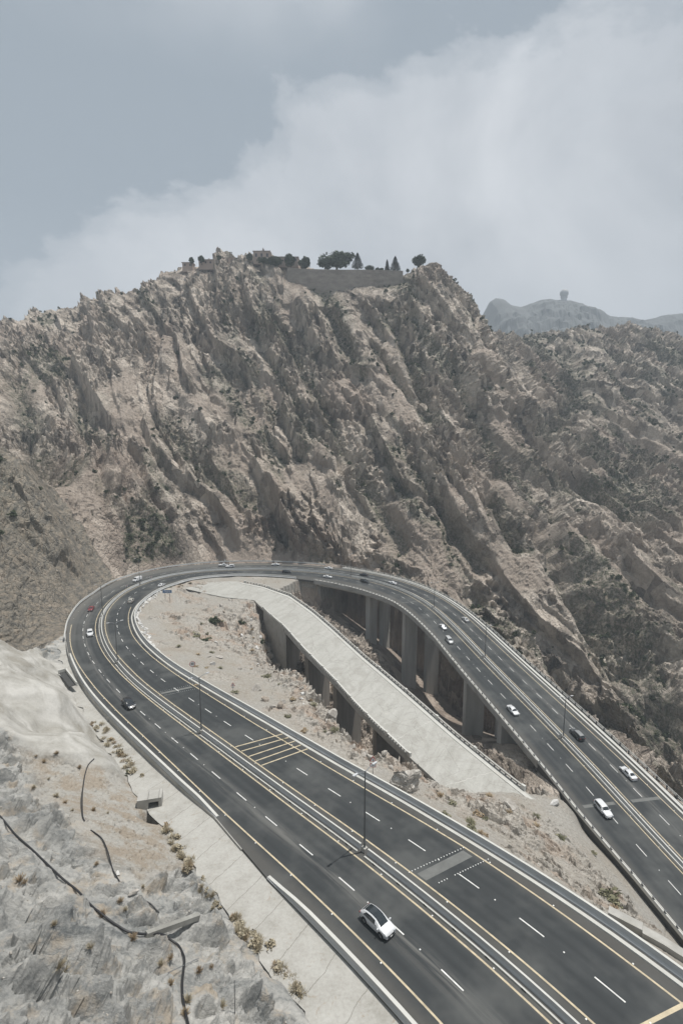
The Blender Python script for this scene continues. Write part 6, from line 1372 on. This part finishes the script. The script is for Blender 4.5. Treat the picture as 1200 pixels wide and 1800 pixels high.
# ------------------------------------------------------------------ the summit: wall, houses and trees
def summit():
    P = [at_y(u, v, y) for (u, v, y) in ((505, 470, 512), (540, 473, 508), (600, 474, 506), (660, 474, 505), (708, 476, 507))]
    b = MB(); vs = []; fs = []
    for p in P: vs += [p - [0, 0, 26], p, p + [0, 2, 0], p + [0, 2, -26]]
    for i in range(len(P)-1):
        for j in range(4): fs.append((i*4+j, i*4+(j+1) % 4, (i+1)*4+(j+1) % 4, (i+1)*4+j))
    fs += [(3, 2, 1, 0), tuple(range(len(P)*4-4, len(P)*4))]
    b.add(vs, fs); o = b.build('summit_wall', mat('stone_wall', (.27, .24, .21), .95, .3, .12, .4, .6, stain=(.17, .15, .125), stretch=(1, 1, 2.5))); tag(o, 'long brown retaining wall along the summit under the trees', 'wall')
    def tree(label, u, v, y, w, h, kind='round', m=M_TREE, group='trees on the summit'):
        p = at_y(u, v, y); t = empty('summit_tree', tuple(p)); tag(t, label, 'tree', group)
        q = MB(); q.tube([(0, 0, -3), (.1, 0, h*.3), (0, .1, h*.6)], [w*.035+.2, w*.028+.15, .15], 7)
        for k in range(4): a = k*1.6; q.tube([(0, 0, h*.25), (math.cos(a)*w*.2, math.sin(a)*w*.2, h*.55)], [.22, .1], 5)
        q.build('trunk', M_BARK, t)
        if kind == 'round': me = foliage(int(u*7+v), 2400, (w/2*1.05, w/2, h*.56), h*.05+.12, .72, 22, .1)
        else:
            r = random.Random(int(u)); vs = []; fs = []
            for i in range(1100):
                z = r.random()**1.3; rad = (1-z)**.8*w/2*r.uniform(.4, 1.05); a = r.uniform(0, 6.28); c = Vector((math.cos(a)*rad, math.sin(a)*rad, h*(.08+.92*z))); d = Vector((math.cos(a), math.sin(a), -.3))*h*.04; e = Vector((-math.sin(a), math.cos(a), 0))*h*.03
                k = len(vs); vs += [c-d-e, c-d+e, c+d+e*.5, c+d-e*.5]; fs.append((k, k+1, k+2, k+3))
            me = bpy.data.meshes.new('needles'); me.from_pydata([tuple(x) for x in vs], [], fs)
        me.materials.append(m); c = bpy.data.objects.new('crown', me); C.objects.link(c); c.parent = t
    tree('largest round dark tree on the summit above the long wall', 592, 472, 516, 33, 19)
    tree('low round tree merging with the left side of the largest summit tree', 572, 472, 513, 16, 11)
    tree('pointed dark conifer right of the largest summit tree', 628, 472, 514, 12, 14, 'cone', M_CONI)
    tree('round tree alone left of the largest summit tree', 535, 470, 516, 13, 12)
    tree('round tree between the houses and the lone round tree', 511, 469, 518, 13, 13)
    tree('wide low tree in front of the houses', 482, 467, 518, 17, 10)
    tree('small tree at the left of the square house', 439, 457, 520, 7, 7)
    tree('bush-like tree in front of the square house', 463, 464, 516, 12, 8)
    tree('broad dark conifer on the right part of the summit wall', 694, 476, 512, 11, 13, 'cone', M_CONI)
    tree('thin small conifer left of the broad dark conifer', 680, 476, 513, 5, 10, 'cone', M_CONI)
    tree('low dark bush tree right of the pointed conifer', 649, 475, 514, 11, 5)
    tree('solitary round tree on the rocky knob at the right of the summit', 737, 466, 505, 14, 10)
    tree('small tree above the low houses at the left of the summit', 355, 460, 514, 8, 6)
    tree('tiny tree at the left end of the low houses', 337, 462, 512, 6, 6)
    tree('small tree on the ridge near the houses', 385, 458, 514, 6, 5)
    for i, (u, v) in enumerate(((663, 476), (671, 476), (716, 478))): tree(('rounded small bush on the summit wall, left of a pair', 'rounded small bush on the summit wall, right of a pair', 'small bush at the right end of the summit wall')[i], u, v, 511, 4, 3.4)
    M_HOUSE = mat('pink_plaster', (.42, .33, .28), .85, .08, .3); M_ROOF = mat('roof_slab', (.34, .29, .26), .85); M_WIN = mat('window_dark', (.05, .05, .06), .3)
    def house(label, u, v, y, w, h, d, cols, rows):
        p = at_y(u, v, y); t = empty('house', tuple(p)); tag(t, label, 'house', 'houses on the summit')
        q = MB(); q.box((0, d/2, h/2-2), (w, d, h+4)); wl = q.build('wall', M_HOUSE, t)
        q = MB(); q.box((0, d/2, h+.3), (w+1.2, d+1.2, .7)); q.build('roof', M_ROOF, t)
        for r in range(rows):
            for c in range(cols): q = MB(); q.box((-w/2 + w*(c+.5)/cols, -.05, h*(r+.55)/rows), (w/cols*.35, .12, h/rows*.42)); q.build('window', M_WIN, t)
    house('square pinkish house standing highest on the summit', 460, 456, 524, 16, 7.2, 10, 3, 1)
    house('longer low pinkish house right of the square one', 506, 462, 524, 20, 5, 9, 4, 1)
    house('low flat-roofed house at the far left of the summit', 330, 470, 518, 10, 4, 7, 2, 1)
    house('wide low house on the left of the summit, between two others', 366, 466, 518, 18, 4.5, 8, 4, 1)
    house('low house with overhanging roof nearest the ridge bushes', 400, 463, 518, 12, 4.6, 8, 3, 1)
summit()

# ------------------------------------------------------------------ far mountains, radome and the land beyond
def far():
    RX = [(600, 640), (760, 615), (800, 600), (830, 580), (843, 562), (852, 545), (860, 530), (870, 524), (883, 526), (895, 536), (915, 540), (930, 534), (950, 529), (990, 529), (1020, 534), (1045, 549), (1062, 556), (1085, 560), (1130, 563), (1160, 556), (1200, 551), (1280, 560), (1400, 590), (1700, 640)]
    Y0 = 1750.; nu, nv = 420, 110; us = np.linspace(600, 1700, nu); vr = np.interp(us, [a for a, b in RX], [b for a, b in RX]); V = []
    top = np.array([at_y(u, v, Y0) for u, v in zip(us, vr)])
    t = np.linspace(-1, 1, nv)
    XX = np.repeat(top[:, 0][None], nv, 0)*(1 + 0*t[:, None]); YY = Y0 + t[:, None]*700 + 0*XX; hh = (1-np.abs(t[:, None])**1.25); ZZ = -150 + (top[:, 2][None]+150)*hh
    rel = 26*ridged(XX/170, (YY+ZZ)/230, 4, 301) + 9*facets(XX/45, (YY+ZZ)/60, 302, 1, .6) + 5*facets(XX/18, (YY+ZZ)/22, 303, 1, .6)
    ZZ = ZZ + rel*np.clip(np.abs(t[:, None])*6, .12, 1); YY = YY - np.abs(rel)*.5
    P = np.stack([XX, YY, ZZ], -1).reshape(-1, 3); idx = np.arange(nu*nv).reshape(nv, nu)
    f = np.stack([idx[:-1, :-1], idx[:-1, 1:], idx[1:, 1:], idx[1:, :-1]], -1).reshape(-1, 4)
    o = meshobj('far_mountains', P.tolist(), f.tolist(), mat('far_rock', (.10, .105, .105), .95, .35, .02)); tag(o, 'hazy blue-grey far ridge behind the right flank of the mountain', kind='structure')
    p = at_y(990, 530, Y0-8); tt = empty('radome_tower', tuple(p)); tag(tt, 'white radome on a short round tower on the far hazy ridge', 'tower')
    q = MB(); q.tube([(0, 0, -8), (0, 0, 13)], [9, 9], 20); q.tube([(0, 0, 12), (0, 0, 14)], [11, 11], 20); q.build('tower', mat('tower_white', (.5, .5, .5), .8), tt)
    import bmesh
    bm = bmesh.new(); bmesh.ops.create_icosphere(bm, subdivisions=4, radius=13.5); me = bpy.data.meshes.new('dome'); bm.to_mesh(me); bm.free()
    me.transform(Matrix.Translation((0, 0, 25))); me.materials.append(mat('dome_white', (.40, .40, .40), .7)); d = bpy.data.objects.new('dome', me); C.objects.link(d); d.parent = tt
    b = meshobj('terrain', [(-9000, -3000, -175), (9000, -3000, -175), (9000, 9000, -175), (-9000, 9000, -175)], [(0, 1, 2, 3)], mat('plain_soil', (.26, .235, .20), .95, .2, .01)); tag(b, 'low brownish land beyond the mountains', kind='structure')
far()

# ------------------------------------------------------------------ haze
def haze():
    q = MB(); q.box((0, 900, 184), (6000, 3600, 722)); o = q.build('haze', None) if False else None
    me = bpy.data.meshes.new('haze'); me.from_pydata(q.v, [], q.f); o = bpy.data.objects.new('haze', me); C.objects.link(o)
    m = bpy.data.materials.new('haze'); m.use_nodes = True; nt = m.node_tree; nt.nodes.clear()
    v = nn(nt, 'ShaderNodeVolumePrincipled'); v.inputs['Color'].default_value = (.80, .90, 1.0, 1); v.inputs['Density'].default_value = HAZE; v.inputs['Anisotropy'].default_value = .0
    out = nn(nt, 'ShaderNodeOutputMaterial'); nt.links.new(v.outputs[0], out.inputs['Volume']); me.materials.append(m); tag(o, 'thin pale blue haze filling the valley air', kind='stuff')
HAZE = .00034
haze()
